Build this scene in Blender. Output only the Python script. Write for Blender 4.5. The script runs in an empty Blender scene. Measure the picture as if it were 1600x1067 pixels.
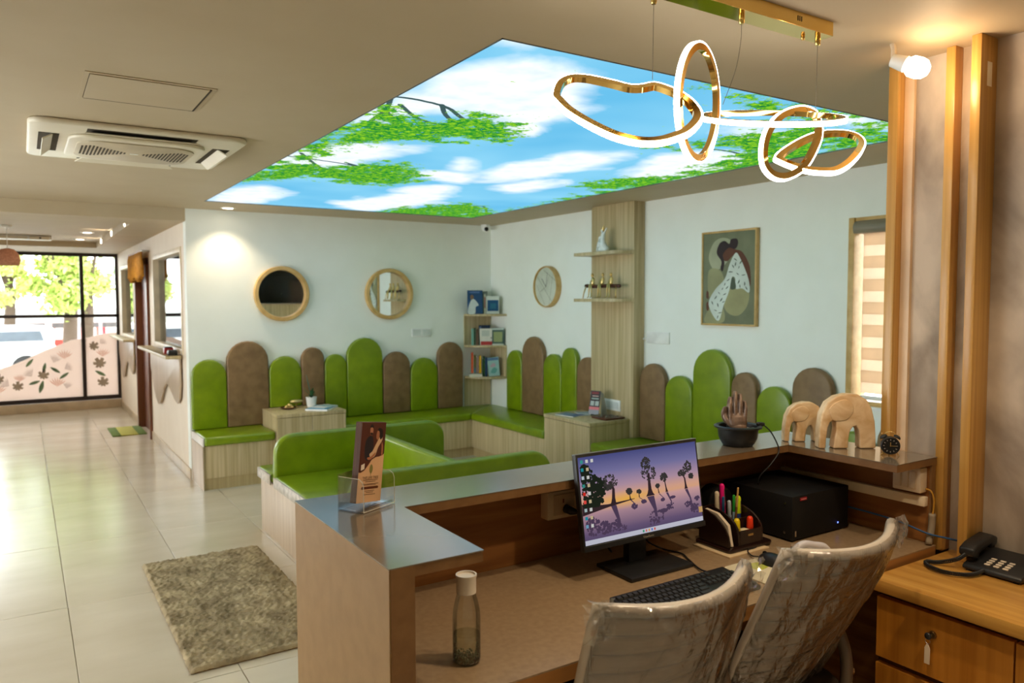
import bpy, bmesh, math, random
import numpy as np
from mathutils import Vector, Matrix
random.seed(7); np.random.seed(7)
SC = bpy.context.scene
COL = SC.collection
R = math.radians

# ------------------------------------------------------------------ camera, world, exposure
cd = bpy.data.cameras.new('camera'); CAM = bpy.data.objects.new('camera', cd); COL.objects.link(CAM)
CAM.location = (0, 0, 1.62)
CAM.rotation_euler = (Matrix.Rotation(R(-32.675), 4, 'Z') @ Matrix.Rotation(R(90 - 3.117), 4, 'X') @ Matrix.Rotation(R(-0.136), 4, 'Z')).to_euler()
cd.sensor_width = 36; cd.lens = 26.83; cd.clip_start = .05; cd.clip_end = 200
cd.dof.use_dof = True; cd.dof.focus_distance = 2.4; cd.dof.aperture_fstop = 4.0
SC.camera = CAM
W = bpy.data.worlds.new('world'); SC.world = W; W.use_nodes = True
W.node_tree.nodes['Background'].inputs[0].default_value = (.93, .97, 1, 1)
W.node_tree.nodes['Background'].inputs[1].default_value = 6.0
SC.view_settings.view_transform = 'Standard'; SC.view_settings.look = 'None'
SC.view_settings.gamma = 1; SC.view_settings.use_curve_mapping = False
SC.view_settings.exposure = 0.5
SC.cycles.use_denoising = True
SC.cycles.max_bounces = 8; SC.cycles.diffuse_bounces = 5; SC.cycles.transparent_max_bounces = 16
SC.cycles.sample_clamp_indirect = 6
SC.cycles.caustics_reflective = False; SC.cycles.caustics_refractive = False

# ------------------------------------------------------------------ helpers: materials
def S(r, g, b):
    f = lambda c: (c / 12.92 if c <= .04045 else ((c + .055) / 1.055) ** 2.4)
    return (f(r / 255), f(g / 255), f(b / 255))
def c4(c): return (c[0], c[1], c[2], 1)
MATS = {}
def mat(name, c1, c2=None, rough=.5, metal=0, scale=(6, 6, 6), detail=4, lo=.35, hi=.65, bump=0, bdist=.002, coat=0, spec=.5,
        emit=0, trans=0, alpha=1, ior=1.45, rr=None, dist=0, sheen=0):
    m = bpy.data.materials.new(name); m.use_nodes = True; MATS[name] = m
    nt = m.node_tree; b = nt.nodes['Principled BSDF']; I = b.inputs
    I['Roughness'].default_value = rough; I['Metallic'].default_value = metal
    I['Coat Weight'].default_value = coat; I['Coat Roughness'].default_value = .12
    I['Specular IOR Level'].default_value = spec; I['IOR'].default_value = ior
    I['Transmission Weight'].default_value = trans; I['Alpha'].default_value = alpha
    if sheen: I['Sheen Weight'].default_value = sheen
    tc = nt.nodes.new('ShaderNodeTexCoord'); mp = nt.nodes.new('ShaderNodeMapping'); mp.inputs['Scale'].default_value = scale
    n = nt.nodes.new('ShaderNodeTexNoise'); n.inputs['Scale'].default_value = 1; n.inputs['Detail'].default_value = detail
    n.inputs['Distortion'].default_value = dist
    nt.links.new(tc.outputs['Object'], mp.inputs[0]); nt.links.new(mp.outputs[0], n.inputs['Vector'])
    r = nt.nodes.new('ShaderNodeValToRGB'); r.color_ramp.elements[0].position = lo; r.color_ramp.elements[1].position = hi
    if c2 is None: c2 = tuple(min(1, x * 1.12 + .002) for x in c1); c1 = tuple(x * .92 for x in c1)
    r.color_ramp.elements[0].color = c4(c1); r.color_ramp.elements[1].color = c4(c2)
    nt.links.new(n.outputs['Fac'], r.inputs[0]); nt.links.new(r.outputs[0], I['Base Color'])
    if emit:
        nt.links.new(r.outputs[0], I['Emission Color']); I['Emission Strength'].default_value = emit
    if rr:
        q = nt.nodes.new('ShaderNodeMapRange'); q.inputs['To Min'].default_value = rr[0]; q.inputs['To Max'].default_value = rr[1]
        nt.links.new(n.outputs['Fac'], q.inputs['Value']); nt.links.new(q.outputs[0], I['Roughness'])
    if bump:
        bp = nt.nodes.new('ShaderNodeBump'); bp.inputs['Strength'].default_value = bump; bp.inputs['Distance'].default_value = bdist
        nt.links.new(n.outputs['Fac'], bp.inputs['Height']); nt.links.new(bp.outputs[0], I['Normal'])
    return m
def glow(name, c, s):
    m = bpy.data.materials.new(name); m.use_nodes = True; MATS[name] = m
    nt = m.node_tree; nt.nodes.clear(); e = nt.nodes.new('ShaderNodeEmission'); o = nt.nodes.new('ShaderNodeOutputMaterial')
    e.inputs[0].default_value = c4(c); e.inputs[1].default_value = s; nt.links.new(e.outputs[0], o.inputs[0]); return m
def clear(name, tint, gloss=.08, rough=.02, bump=0, scale=30, veil=0, veilc=(.8, .8, .8)):
    """thin clear sheet: transparent with a fresnel gloss"""
    m = bpy.data.materials.new(name); m.use_nodes = True; MATS[name] = m
    nt = m.node_tree; nt.nodes.clear(); N = nt.nodes.new
    t = N('ShaderNodeBsdfTransparent'); t.inputs[0].default_value = c4(tint)
    g = N('ShaderNodeBsdfGlossy'); g.inputs['Roughness'].default_value = rough
    lw = N('ShaderNodeLayerWeight'); lw.inputs[0].default_value = .25
    ma = N('ShaderNodeMath'); ma.operation = 'MULTIPLY_ADD'; ma.inputs[1].default_value = .7; ma.inputs[2].default_value = gloss
    nt.links.new(lw.outputs['Fresnel'], ma.inputs[0])
    x = N('ShaderNodeMixShader'); o = N('ShaderNodeOutputMaterial')
    nt.links.new(ma.outputs[0], x.inputs[0])
    src = t
    if veil:
        d = N('ShaderNodeBsdfDiffuse'); d.inputs[0].default_value = c4(veilc); y = N('ShaderNodeMixShader'); y.inputs[0].default_value = veil
        nt.links.new(t.outputs[0], y.inputs[1]); nt.links.new(d.outputs[0], y.inputs[2]); src = y
    nt.links.new(src.outputs[0], x.inputs[1]); nt.links.new(g.outputs[0], x.inputs[2]); nt.links.new(x.outputs[0], o.inputs[0])
    if bump:
        tc = N('ShaderNodeTexCoord'); n = N('ShaderNodeTexNoise'); n.inputs['Scale'].default_value = 1; n.inputs['Detail'].default_value = 3
        n.inputs['Distortion'].default_value = 1.5
        b = N('ShaderNodeBump'); b.inputs['Strength'].default_value = bump; b.inputs['Distance'].default_value = .01
        mpp = N('ShaderNodeMapping'); mpp.inputs['Scale'].default_value = scale if hasattr(scale, '__len__') else (scale,) * 3
        nt.links.new(tc.outputs['Object'], mpp.inputs[0]); nt.links.new(mpp.outputs[0], n.inputs[0]); nt.links.new(n.outputs[0], b.inputs['Height']); nt.links.new(b.outputs[0], g.inputs['Normal'])
        nt.links.new(b.outputs[0], lw.inputs['Normal'])
    return m

M_wall = mat('wall_paint', S(242, 245, 238), S(245, 248, 242), rough=.6, scale=(4, 4, 4))
M_ceil = mat('ceiling_paint', S(190, 172, 142), S(194, 177, 148), rough=.6, scale=(3, 3, 3))
M_tile = mat('floor_tile', S(198, 187, 166), S(210, 200, 181), rough=.2, scale=(1.2, 3, 1), detail=6, rr=(.14, .26), spec=.5)
M_grout = mat('grout', S(150, 138, 118), rough=.8)
M_base = mat('skirting', S(196, 176, 148), rough=.35)
M_green = mat('green_leather', S(112, 134, 6), S(130, 152, 14), rough=.3, spec=.65, scale=(9, 9, 9), bump=.08, detail=8, lo=.3, hi=.7)
M_brown = mat('brown_leather', S(120, 92, 60), S(142, 112, 76), rough=.5, scale=(12, 12, 12), bump=.1, detail=8, lo=.3, hi=.7)
M_lam = mat('pale_laminate', S(178, 158, 116), S(205, 186, 146), rough=.4, scale=(45, 45, 1.2), detail=3)
M_lamp = mat('grey_pink_laminate', S(176, 152, 124), S(190, 168, 142), rough=.4, scale=(30, 30, 1.5), detail=3)
M_oak = mat('honey_oak', S(182, 134, 62), S(204, 158, 84), rough=.35, scale=(60, 60, 1.2), detail=4, coat=.15)
M_oakx = mat('honey_oak_flat', S(186, 130, 56), S(210, 158, 78), rough=.32, scale=(40, 2, 40), detail=4, coat=.15)
M_drawer = mat('drawer_oak', S(170, 104, 26), S(196, 128, 44), rough=.35, scale=(40, 40, 1.0), detail=4)
M_wood2 = mat('brown_wood', S(126, 78, 34), S(160, 106, 54), rough=.45, scale=(2.5, 30, 26), detail=6, dist=.6)
M_top = mat('taupe_counter', S(116, 104, 88), S(122, 110, 94), rough=.18, scale=(6, 6, 6), spec=.8, coat=.5)
M_side = mat('tan_counter_side', S(156, 120, 74), S(164, 128, 82), rough=.45, scale=(20, 20, 20))
M_edge = mat('brown_counter_edge', S(120, 86, 52), S(130, 96, 60), rough=.35, scale=(30, 30, 30))
M_desk = mat('taupe_desk', S(146, 120, 90), S(158, 132, 100), rough=.3, scale=(60, 60, 60), spec=.5)
M_conc = mat('concrete', S(138, 124, 110), S(206, 190, 170), rough=.75, scale=(4, 4, 2.6), detail=12, bump=.2, lo=.36, hi=.64, dist=.4)
M_white = mat('white_plastic', S(236, 236, 232), rough=.35)
M_cream = mat('cream_plastic', S(222, 204, 176), rough=.4)
M_black = mat('black_plastic', (.012, .012, .013), (.018, .018, .018), rough=.4)
M_blackg = mat('black_gloss', (.006, .005, .005), (.009, .008, .008), rough=.15)
M_blackm = mat('black_matte', (.005, .004, .004), (.008, .007, .006), rough=.65, spec=.3)
M_gold = mat('polished_gold', (.83, .55, .16), (.86, .6, .2), rough=.08, metal=1)
M_goldm = mat('brushed_gold', (.72, .5, .18), (.8, .58, .24), rough=.3, metal=1)
M_steel = mat('steel', (.6, .6, .6), rough=.25, metal=1)
M_mirror = mat('mirror_glass', (.9, .92, .9), (.91, .92, .9), rough=.0, metal=1)
M_fr = mat('pale_oak_frame', S(196, 156, 92), S(216, 180, 118), rough=.4, scale=(14, 14, 14))
M_glass = clear('window_glass', (.97, .985, .98), gloss=.03)
M_acryl = clear('clear_acrylic', (.985, .99, .99), gloss=.02)
M_ldown = glow('downlight_glow', (1, .86, .68), 14)
M_dark = mat('dark_frame', S(44, 30, 26), rough=.4)

# ------------------------------------------------------------------ helpers: geometry
class G:
    def __init__(s): s.v = []; s.f = []
    def add(s, v, f):
        o = len(s.v); s.v += [tuple(p) for p in v]; s.f += [tuple(i + o for i in q) for q in f]; return s
    def box(s, x0, x1, y0, y1, z0, z1):
        return s.add([(x0, y0, z0), (x1, y0, z0), (x1, y1, z0), (x0, y1, z0), (x0, y0, z1), (x1, y0, z1), (x1, y1, z1), (x0, y1, z1)],
                     [(0, 3, 2, 1), (4, 5, 6, 7), (0, 1, 5, 4), (1, 2, 6, 5), (2, 3, 7, 6), (3, 0, 4, 7)])
    def prism(s, pts, a, b, fn):
        """pts 2D outline; fn(u,v,w)->xyz; extruded w from a to b"""
        n = len(pts)
        v = [fn(p[0], p[1], a) for p in pts] + [fn(p[0], p[1], b) for p in pts]
        f = [tuple(range(n))[::-1], tuple(range(n, 2 * n))] + [(i, (i + 1) % n, n + (i + 1) % n, n + i) for i in range(n)]
        return s.add(v, f)
    def flat(s, pts, fn, w=0): return s.add([fn(p[0], p[1], w) for p in pts], [tuple(range(len(pts)))])
    def tube(s, P, r, n=8, closed=False, round_=False):
        P = [Vector(p) for p in P]; m = len(P); rs = list(r) if hasattr(r, '__len__') else [r] * m
        if round_ and not closed:
            def cap(p, q, rad):
                d = (p - q).normalized(); return [(p + d * rad * math.sin(a), rad * max(.08, math.cos(a))) for a in (R(86), R(60), R(30))]
            A = cap(P[0], P[1], rs[0]); B = cap(P[-1], P[-2], rs[-1])[::-1]
            P = [a[0] for a in A] + P + [b[0] for b in B]; rs = [a[1] for a in A] + rs + [b[1] for b in B]; m = len(P)
        T = []
        for i in range(m):
            a, b = (P[(i - 1) % m], P[(i + 1) % m]) if closed else (P[max(0, i - 1)], P[min(m - 1, i + 1)])
            T.append((b - a).normalized())
        u = T[0].orthogonal().normalized(); v = []
        for i in range(m):
            u = (u - T[i] * u.dot(T[i])); u = u.normalized() if u.length > 1e-6 else T[i].orthogonal().normalized()
            w = T[i].cross(u)
            v += [P[i] + (u * math.cos(2 * math.pi * k / n) + w * math.sin(2 * math.pi * k / n)) * rs[i] for k in range(n)]
        f = []
        for i in range(m if closed else m - 1):
            j = (i + 1) % m
            f += [(i * n + k, i * n + (k + 1) % n, j * n + (k + 1) % n, j * n + k) for k in range(n)]
        if not closed: f += [tuple(range(n))[::-1], tuple((m - 1) * n + k for k in range(n))]
        return s.add(v, f)
    def lathe(s, prof, n=24, c=(0, 0, 0), close=True):
        v = []; m = len(prof)
        for rr, z in prof: v += [(c[0] + rr * math.cos(2 * math.pi * k / n), c[1] + rr * math.sin(2 * math.pi * k / n), c[2] + z) for k in range(n)]
        f = []
        for i in range(m - 1): f += [(i * n + k, i * n + (k + 1) % n, (i + 1) * n + (k + 1) % n, (i + 1) * n + k) for k in range(n)]
        if close: f += [tuple(range(n))[::-1], tuple((m - 1) * n + k for k in range(n))]
        return s.add(v, f)
    def cyl(s, p0, p1, r, n=16): return s.tube([p0, p1], r, n)
    def ball(s, c, r, n=12, sc=(1, 1, 1)):
        prof = [(max(.02, math.sin(a)) * 1, -math.cos(a)) for a in np.linspace(.0, math.pi, n // 2 + 1)]
        v0 = len(s.v); s.lathe([(p[0] * r, p[1] * r) for p in prof], n)
        for i in range(v0, len(s.v)):
            p = s.v[i]; s.v[i] = (c[0] + p[0] * sc[0], c[1] + p[1] * sc[1], c[2] + p[2] * sc[2])
        return s
    def xf(s, M):
        s.v = [tuple(M @ Vector(p)) for p in s.v]; return s
def origin(o):
    p = Vector((0, 0, 0))
    while o is not None: p += Vector(o.location); o = o.parent
    return p
def put(name, g, m, parent=None, world=True, smooth=False, bev=0, seg=2, auto=None):
    """one mesh object. world: coordinates are given in the room's frame (the parent is not turned)"""
    off = origin(parent) if (parent is not None and world) else Vector((0, 0, 0))
    me = bpy.data.meshes.new(name)
    me.from_pydata([tuple(Vector(p) - off) for p in g.v], [], g.f); me.validate()
    bm = bmesh.new(); bm.from_mesh(me)
    bmesh.ops.recalc_face_normals(bm, faces=bm.faces)
    if bev:
        ed = [e for e in bm.edges if e.is_manifold and e.calc_face_angle(0) > R(40)]
        bmesh.ops.bevel(bm, geom=ed, offset=bev, segments=seg, profile=.5, affect='EDGES', clamp_overlap=True)
    if smooth or bev:
        for f in bm.faces: f.smooth = True
    bm.to_mesh(me); bm.free()
    if bev or (smooth and auto): me.set_sharp_from_angle(angle=R(auto or 40))
    if m: me.materials.append(m)
    o = bpy.data.objects.new(name, me); COL.objects.link(o)
    if parent is not None: o.parent = parent
    return o
def tag(o, label, cat, group=None):
    o['label'] = label; o['category'] = cat
    if group: o['group'] = group
    return o
def thing(name, label, cat, loc=(0, 0, 0), rotz=0, group=None):
    o = bpy.data.objects.new(name, None); COL.objects.link(o); o.location = loc; o.rotation_euler = (0, 0, rotz); o.empty_display_size = .05
    return tag(o, label, cat, group)
def struct(o): o['kind'] = 'structure'; return o
def copy_tree(o, parent=None):
    c = o.copy(); COL.objects.link(c); c.parent = parent
    for ch in list(o.children): copy_tree(ch, c)
    return c
def crom(pts, k=6):
    """closed smooth outline through 2D points"""
    n = len(pts); out = []
    for i in range(n):
        p0, p1, p2, p3 = [np.array(pts[(i + d) % n], float) for d in (-1, 0, 1, 2)]
        for j in range(k):
            t = j / k
            out.append(tuple(.5 * (2 * p1 + (p2 - p0) * t + (2 * p0 - 5 * p1 + 4 * p2 - p3) * t * t + (3 * p1 - p0 - 3 * p2 + p3) * t ** 3)))
    return out
def cro(pts, k=6):
    """open smooth curve through 3D points"""
    P = [np.array(p, float) for p in pts]; P = [2 * P[0] - P[1]] + P + [2 * P[-1] - P[-2]]; out = []
    for i in range(1, len(P) - 2):
        p0, p1, p2, p3 = P[i - 1:i + 3]
        for j in range(k):
            t = j / k; out.append(tuple(.5 * (2 * p1 + (p2 - p0) * t + (2 * p0 - 5 * p1 + 4 * p2 - p3) * t * t + (3 * p1 - p0 - 3 * p2 + p3) * t ** 3)))
    return out + [tuple(P[-2])]
def arc(cx, cy, r, a0, a1, n=8): return [(cx + r * math.cos(R(a0 + (a1 - a0) * i / n)), cy + r * math.sin(R(a0 + (a1 - a0) * i / n))) for i in range(n + 1)]
def text(name, s, size, m, parent, M, align='CENTER'):
    """lettering: a thin mesh; M places the text plane (x along the line, y up) in the room's frame or the parent's"""
    cu = bpy.data.curves.new(name, 'FONT'); cu.body = s; cu.size = size; cu.align_x = align; cu.align_y = 'CENTER'
    t = bpy.data.objects.new(name + '_curve', cu); COL.objects.link(t); bpy.context.view_layer.update()
    me = bpy.data.meshes.new_from_object(t.evaluated_get(bpy.context.evaluated_depsgraph_get()))
    bpy.data.objects.remove(t); me.name = name; me.transform(M); me.materials.clear(); me.materials.append(m)
    o = bpy.data.objects.new(name, me); COL.objects.link(o); o.parent = parent; return o
def lamp(name, kind, loc, power, color, parent=None, size=.05, spot=None, blend=.5, rot=None):
    l = bpy.data.lights.new(name, kind); l.energy = power; l.color = color
    if kind in ('POINT', 'SPOT'): l.shadow_soft_size = size
    if kind == 'SPOT': l.spot_size = R(spot); l.spot_blend = blend
    o = bpy.data.objects.new(name, l); COL.objects.link(o)
    if parent is not None: o.parent = parent; o.location = Vector(loc) - origin(parent)
    else: o.location = loc
    if rot: o.rotation_euler = rot
    return o
XY = lambda u, v, w: (u, v, w)          # outline in plan, extruded up
XZ = lambda u, v, w: (u, w, v)          # outline on an x-z wall, extruded along y
YZ = lambda u, v, w: (w, u, v)          # outline on a y-z wall, extruded along x
# measured outlines (metres, room frame): pendant rings; clouds, foliage and twigs of the ceiling print
R1 = [[1.1561,1.6013,2.1371],[1.1991,1.6383,2.1847],[1.2388,1.6412,2.2055],[1.2709,1.6208,2.2054],[1.2958,1.5915,2.1954],[1.3208,1.5572,2.1818],[1.3423,1.5254,2.1683],[1.3675,1.5093,2.1683],[1.4021,1.4982,2.1762],[1.4198,1.4688,2.1629],[1.4309,1.4334,2.1419],[1.4313,1.3986,2.1163],[1.4216,1.3646,2.0866],[1.4059,1.3421,2.0626],[1.3789,1.3277,2.0393],[1.3406,1.3183,2.0144],[1.305,1.32,1.999],[1.2667,1.3279,1.9868],[1.2332,1.3451,1.9839],[1.207,1.3706,1.9904],[1.1843,1.4058,2.0058],[1.1677,1.4498,2.0305],[1.1551,1.4953,2.0584],[1.1482,1.5386,2.0871],[1.1502,1.5775,2.1168]]
R2 = [[1.6538,1.5133,2.1699],[1.6476,1.5095,2.1268],[1.6324,1.5022,2.085],[1.6093,1.4918,2.0478],[1.5805,1.4795,2.0177],[1.5482,1.466,1.9969],[1.5148,1.4524,1.9864],[1.4826,1.4397,1.9865],[1.4538,1.4286,1.9968],[1.4299,1.4198,2.0162],[1.4124,1.4137,2.0434],[1.402,1.4107,2.0764],[1.3993,1.4108,2.1133],[1.4044,1.4141,2.152],[1.417,1.4203,2.1902],[1.4365,1.4291,2.2256],[1.4619,1.4402,2.256],[1.4918,1.4528,2.2793],[1.5244,1.4661,2.2938],[1.5576,1.4794,2.2981],[1.5891,1.4917,2.2914],[1.6164,1.5019,2.2739],[1.6374,1.5093,2.2464],[1.6503,1.5133,2.2108]]
R3 = [[1.9558,1.3206,2.1216],[1.9273,1.3068,2.112],[1.8938,1.3001,2.1035],[1.857,1.3006,2.0966],[1.8185,1.3081,2.0915],[1.78,1.3222,2.0884],[1.7433,1.3421,2.0874],[1.7096,1.367,2.0885],[1.6806,1.3958,2.0917],[1.6575,1.4275,2.0969],[1.6414,1.4607,2.1038],[1.6332,1.4939,2.1123],[1.6335,1.5255,2.122],[1.6428,1.5542,2.1324],[1.6608,1.5781,2.1431],[1.6869,1.596,2.1536],[1.7202,1.6067,2.1632],[1.7589,1.6091,2.1713],[1.801,1.6031,2.1776],[1.8441,1.5888,2.1815],[1.8857,1.5668,2.1828],[1.9233,1.5384,2.1814],[1.9546,1.5055,2.1774],[1.978,1.4698,2.1711],[1.9922,1.4337,2.1629],[1.9968,1.399,2.1532],[1.9918,1.3676,2.1428],[1.9777,1.3411,2.132]]
R4 = [[1.8591,1.4894,2.1354],[1.9104,1.4919,2.1693],[1.9872,1.4905,2.1927],[2.0463,1.4845,2.1852],[2.0603,1.4764,2.1479],[2.0505,1.4696,2.1082],[2.0215,1.464,2.0669],[1.9783,1.4585,2.0203],[1.9328,1.4564,1.9908],[1.8773,1.4568,1.9704],[1.8276,1.4612,1.9735],[1.7989,1.4686,2.0008],[1.8015,1.477,2.0465],[1.823,1.4845,2.0945]]
R5 = [[1.9205,1.5223,2.043],[1.9722,1.5322,2.073],[2.052,1.5369,2.1107],[2.1226,1.5327,2.1371],[2.1794,1.517,2.148],[2.224,1.4923,2.1461],[2.2413,1.4655,2.131],[2.2267,1.4395,2.1031],[2.1777,1.4201,2.0662],[2.1065,1.4061,2.0244],[2.0453,1.4055,1.998],[2.0029,1.4227,1.9945],[1.9643,1.4478,1.9992],[1.9362,1.4812,2.0152],[1.9211,1.5085,2.0317]]
CLOUDS = [[[1.329,3.375],[1.339,2.847],[1.327,2.495],[1.406,2.27],[1.635,2.211],[1.851,2.261],[2.068,2.569],[2.102,2.89],[2.21,3.232],[1.827,3.062],[1.572,3.079]],[[1.291,2.162],[1.278,2.051],[1.374,2.081],[1.335,2.135]],[[1.21,4.585],[1.385,3.878],[1.765,3.757],[1.917,3.914],[1.748,4.45],[1.42,4.927]],[[2.252,4.243],[2.165,3.919],[2.272,3.972],[2.441,4.236],[2.395,4.379]],[[2.664,4.687],[2.525,4.156],[2.559,3.58],[2.724,3.41],[2.949,3.315],[3.097,3.717],[3.035,4.101],[2.927,4.558]],[[2.933,4.92],[2.902,4.438],[3.143,4.322],[3.354,4.818],[3.182,5.048]],[[2.248,6.316],[2.411,5.609],[2.394,5.103],[2.689,4.92],[2.962,5.584],[2.957,6.308],[2.64,6.734]],[[1.33,6.881],[1.277,5.906],[1.513,5.575],[1.733,6.028],[1.719,6.744]],[[3.466,3.958],[3.149,3.426],[3.131,3.048],[3.506,2.922],[3.827,2.955],[3.776,3.295],[3.84,3.856]],[[3.156,2.229],[3.169,2.077],[3.409,2.041],[3.602,2.187],[3.351,2.262]],[[2.186,4.659],[2.319,4.368],[2.618,4.391],[2.65,4.8]],[[2.938,2.688],[3.038,2.458],[3.383,2.498],[3.388,2.824]]]
LEAVES = [[[1.268,4.211],[1.274,3.564],[1.313,3.043],[1.55,3.163],[1.741,2.973],[2.013,3.022],[2.174,3.384],[1.948,3.526],[1.743,3.711],[1.534,3.901]],[[1.266,5.553],[1.274,4.546],[1.632,4.575],[1.829,4.248],[2.149,4.389],[2.38,4.967],[2.056,5.239],[1.655,5.146]],[[2.79,6.642],[2.972,6.079],[3.265,5.69],[3.982,6.557],[3.406,7.269]],[[3.834,6.313],[3.776,5.376],[3.707,4.6],[3.818,4.221],[4.029,4.526],[4.117,5.375],[4.082,6.359]],[[3.382,4.491],[3.392,4.004],[3.702,3.717],[4.007,3.959],[3.788,4.47]],[[2.921,3.179],[2.967,2.889],[3.042,2.538],[3.156,2.229],[3.875,2.692],[3.805,3.17],[3.59,3.493],[3.341,2.917]],[[2.186,2.099],[2.504,2.092],[2.989,2.081],[3.257,2.166],[3.103,2.293],[2.78,2.32],[2.533,2.215]],[[3.624,2.635],[3.415,2.304],[3.433,2.055],[3.847,2.3],[3.899,2.791]],[[3.615,3.996],[3.606,3.4],[3.719,2.745],[3.92,2.849],[3.908,3.684]],[[1.335,4.631],[1.329,4.237],[1.402,3.925],[1.52,4.054],[1.445,4.488]]]
BRANCHES = [[[1.286,2.903],[1.407,2.898],[1.567,2.948],[1.752,3.109],[2.09,3.254]],[[1.286,2.903],[1.357,3.145],[1.377,3.499],[1.298,3.63]],[[1.37,3.007],[1.526,3.178],[1.657,3.245]],[[1.519,2.914],[1.648,3.101],[1.95,3.395]],[[1.343,3.114],[1.468,3.288],[1.539,3.479]],[[1.308,4.407],[1.464,4.427],[1.782,4.535],[2.228,4.957]],[[1.34,4.274],[1.58,4.661],[1.747,4.781]],[[1.659,4.429],[1.957,4.651],[2.152,5.004]],[[3.935,3.278],[3.714,3.025],[3.752,2.769]],[[3.838,3.149],[3.414,2.98],[3.121,2.991]],[[3.958,6.642],[3.51,5.912],[3.353,5.845]],[[3.438,2.464],[3.393,2.622],[3.332,2.778]]]
# ------------------------------------------------------------------ the room shell
ZC, YA, XB, XC, XD, YF = 2.44, 7.321, 4.42, 2.62, 1.246, 13.05
XL, YN = -2.6, -2.4
fl = struct(put('floor', G().box(XL, XB + .1, YN, YF + .1, -.12, -.004), M_grout))
tw, tl = .608, 1.207
def tile_me():
    g = G().box(0, tw - .003, 0, tl - .003, -.012, 0); o = put('tile', g, M_tile, fl, world=False, bev=.0015, seg=1); return o
t0 = tile_me(); first = True
i0 = int(math.floor((XL - .157) / tw)); 
for i in range(i0, int((XB - .157) / tw) + 1):
    for j in range(-5, 9):
        x, y = .157 + i * tw, 3.395 + j * tl
        if x < XL - .2 or x + tw > XB + .3 or y + tl < YN or y + tl > YF + .35: continue
        t = t0 if first else t0.copy()
        if not first: COL.objects.link(t)
        first = False; t.location = (x, y, 0)
# walls
struct(put('wall_back', G().box(XD, XB + .12, YA, YA + .12, 0, ZC), M_wall))
WY0, WY1, WZ0, WZ1 = 1.95, 2.93, .95, 2.13
g = G().box(XB, XB + .12, WY1, YA, 0, ZC).box(XB, XB + .12, 1.5, WY0, 0, ZC).box(XB, XB + .12, WY0, WY1, 0, WZ0).box(XB, XB + .12, WY0, WY1, WZ1, ZC)
struct(put('wall_right', g, M_wall))
struct(put('wall_partition', G().box(XC, XC + .1, YN, 1.53, 0, ZC), M_conc))
struct(put('wall_nook', G().box(XC + .1, XB, 1.43, 1.53, 0, ZC), M_wall))
struct(put('wall_front', G().box(XL, XC, YN - .1, YN, 0, ZC), M_wall))
LW = (2.9, 6.9, .35, 2.2)
struct(put('wall_left', G().box(XL - .1, XL, YN, LW[0], 0, 2.6).box(XL - .1, XL, LW[1], YF, 0, 2.6).box(XL - .1, XL, LW[0], LW[1], 0, LW[2]).box(XL - .1, XL, LW[0], LW[1], LW[3], 2.6), M_wall))
g = G().box(XL - .08, XL - .02, LW[0], LW[1], LW[2], LW[2] + .05).box(XL - .08, XL - .02, LW[0], LW[1], LW[3] - .05, LW[3])
for y in np.linspace(LW[0], LW[1] - .05, 4): g.box(XL - .08, XL - .02, y, y + .05, LW[2] + .05, LW[3] - .05)
w5 = struct(put('window_5', g, M_dark))  # unseen daylight window, added with its opening to brighten the room
for y in np.linspace(LW[0], LW[1] - .05, 4)[:3]: put('pane', G().box(XL - .053, XL - .047, y + .05, y + (LW[1] - LW[0] - .05) / 3, LW[2] + .05, LW[3] - .05), M_glass, w5)
# ceiling with the opening for the printed light panel
PX0, PX1, PY0, PY1 = 1.293, 3.83, 2.07, 6.715
g = G().box(XL, PX0, YN, YA, ZC, ZC + .1).box(PX1, XB + .12, YN, YA, ZC, ZC + .1).box(PX0, PX1, YN, PY0, ZC, ZC + .1).box(PX0, PX1, PY1, YA, ZC, ZC + .1)
struct(put('ceiling', g, M_ceil))
struct(put('trim_1', G().box(XL, XD, YA, YA + .25, 2.328, ZC + .1), M_ceil))
# corridor: ceiling with a shallow tray, wall with hatches, glazed end
TX0, TX1, TY0, TY1, ZT, ZB = -1.6, .865, 7.9, 11.66, 2.405, 2.33
g = G().box(XL, TX0, YA + .25, YF, ZB, ZT + .1).box(TX1, XD + .12, YA + .12, YF, ZB, ZT + .1).box(TX0, TX1, YA + .25, TY0, ZB, ZT + .1).box(TX0, TX1, TY1, YF, ZB, ZT + .1).box(TX0, TX1, TY0, TY1, ZT, ZT + .1)
struct(put('ceiling', g, M_ceil))
DW = .12
H1 = (7.56, 9.36, 1.12, 2.12); H2 = (11.12, 12.6, 1.10, 2.12); DR = (9.72, 10.86, 0, 2.1)
g = G()
ys = [YA + .12, H1[0], H1[1], DR[0], DR[1], H2[0], H2[1], YF]
for k in range(7):
    a, b = ys[k], ys[k + 1]
    if k in (0, 2, 4, 6): g.box(XD, XD + DW, a, b, 0, ZB)
    elif k == 1: g.box(XD, XD + DW, a, b, 0, H1[2]); g.box(XD, XD + DW, a, b, H1[3], ZB)
    elif k == 3: g.box(XD, XD + DW, a, b, DR[3], ZB)
    else: g.box(XD, XD + DW, a, b, 0, H2[2]); g.box(XD, XD + DW, a, b, H2[3], ZB)
struct(put('wall_corridor', g, mat('corridor_paint', S(236, 220, 200), S(240, 225, 206), rough=.6, scale=(4, 4, 4))))
struct(put('wall_office', G().box(3.4, 3.5, YA + .12, YF, 0, ZB).box(XD + DW, 3.5, YA + .12, YA + .2, 0, ZB), M_wall))
struct(put('baseboard_corridor', G().box(XD - .012, XD, YA, DR[0], 0, .1).box(XD - .012, XD, DR[1], YF, 0, .1), M_base, bev=.003))
struct(put('baseboard_end', G().box(XL, XD, YF - .06, YF, 0, .13), M_base, bev=.004))
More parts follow.
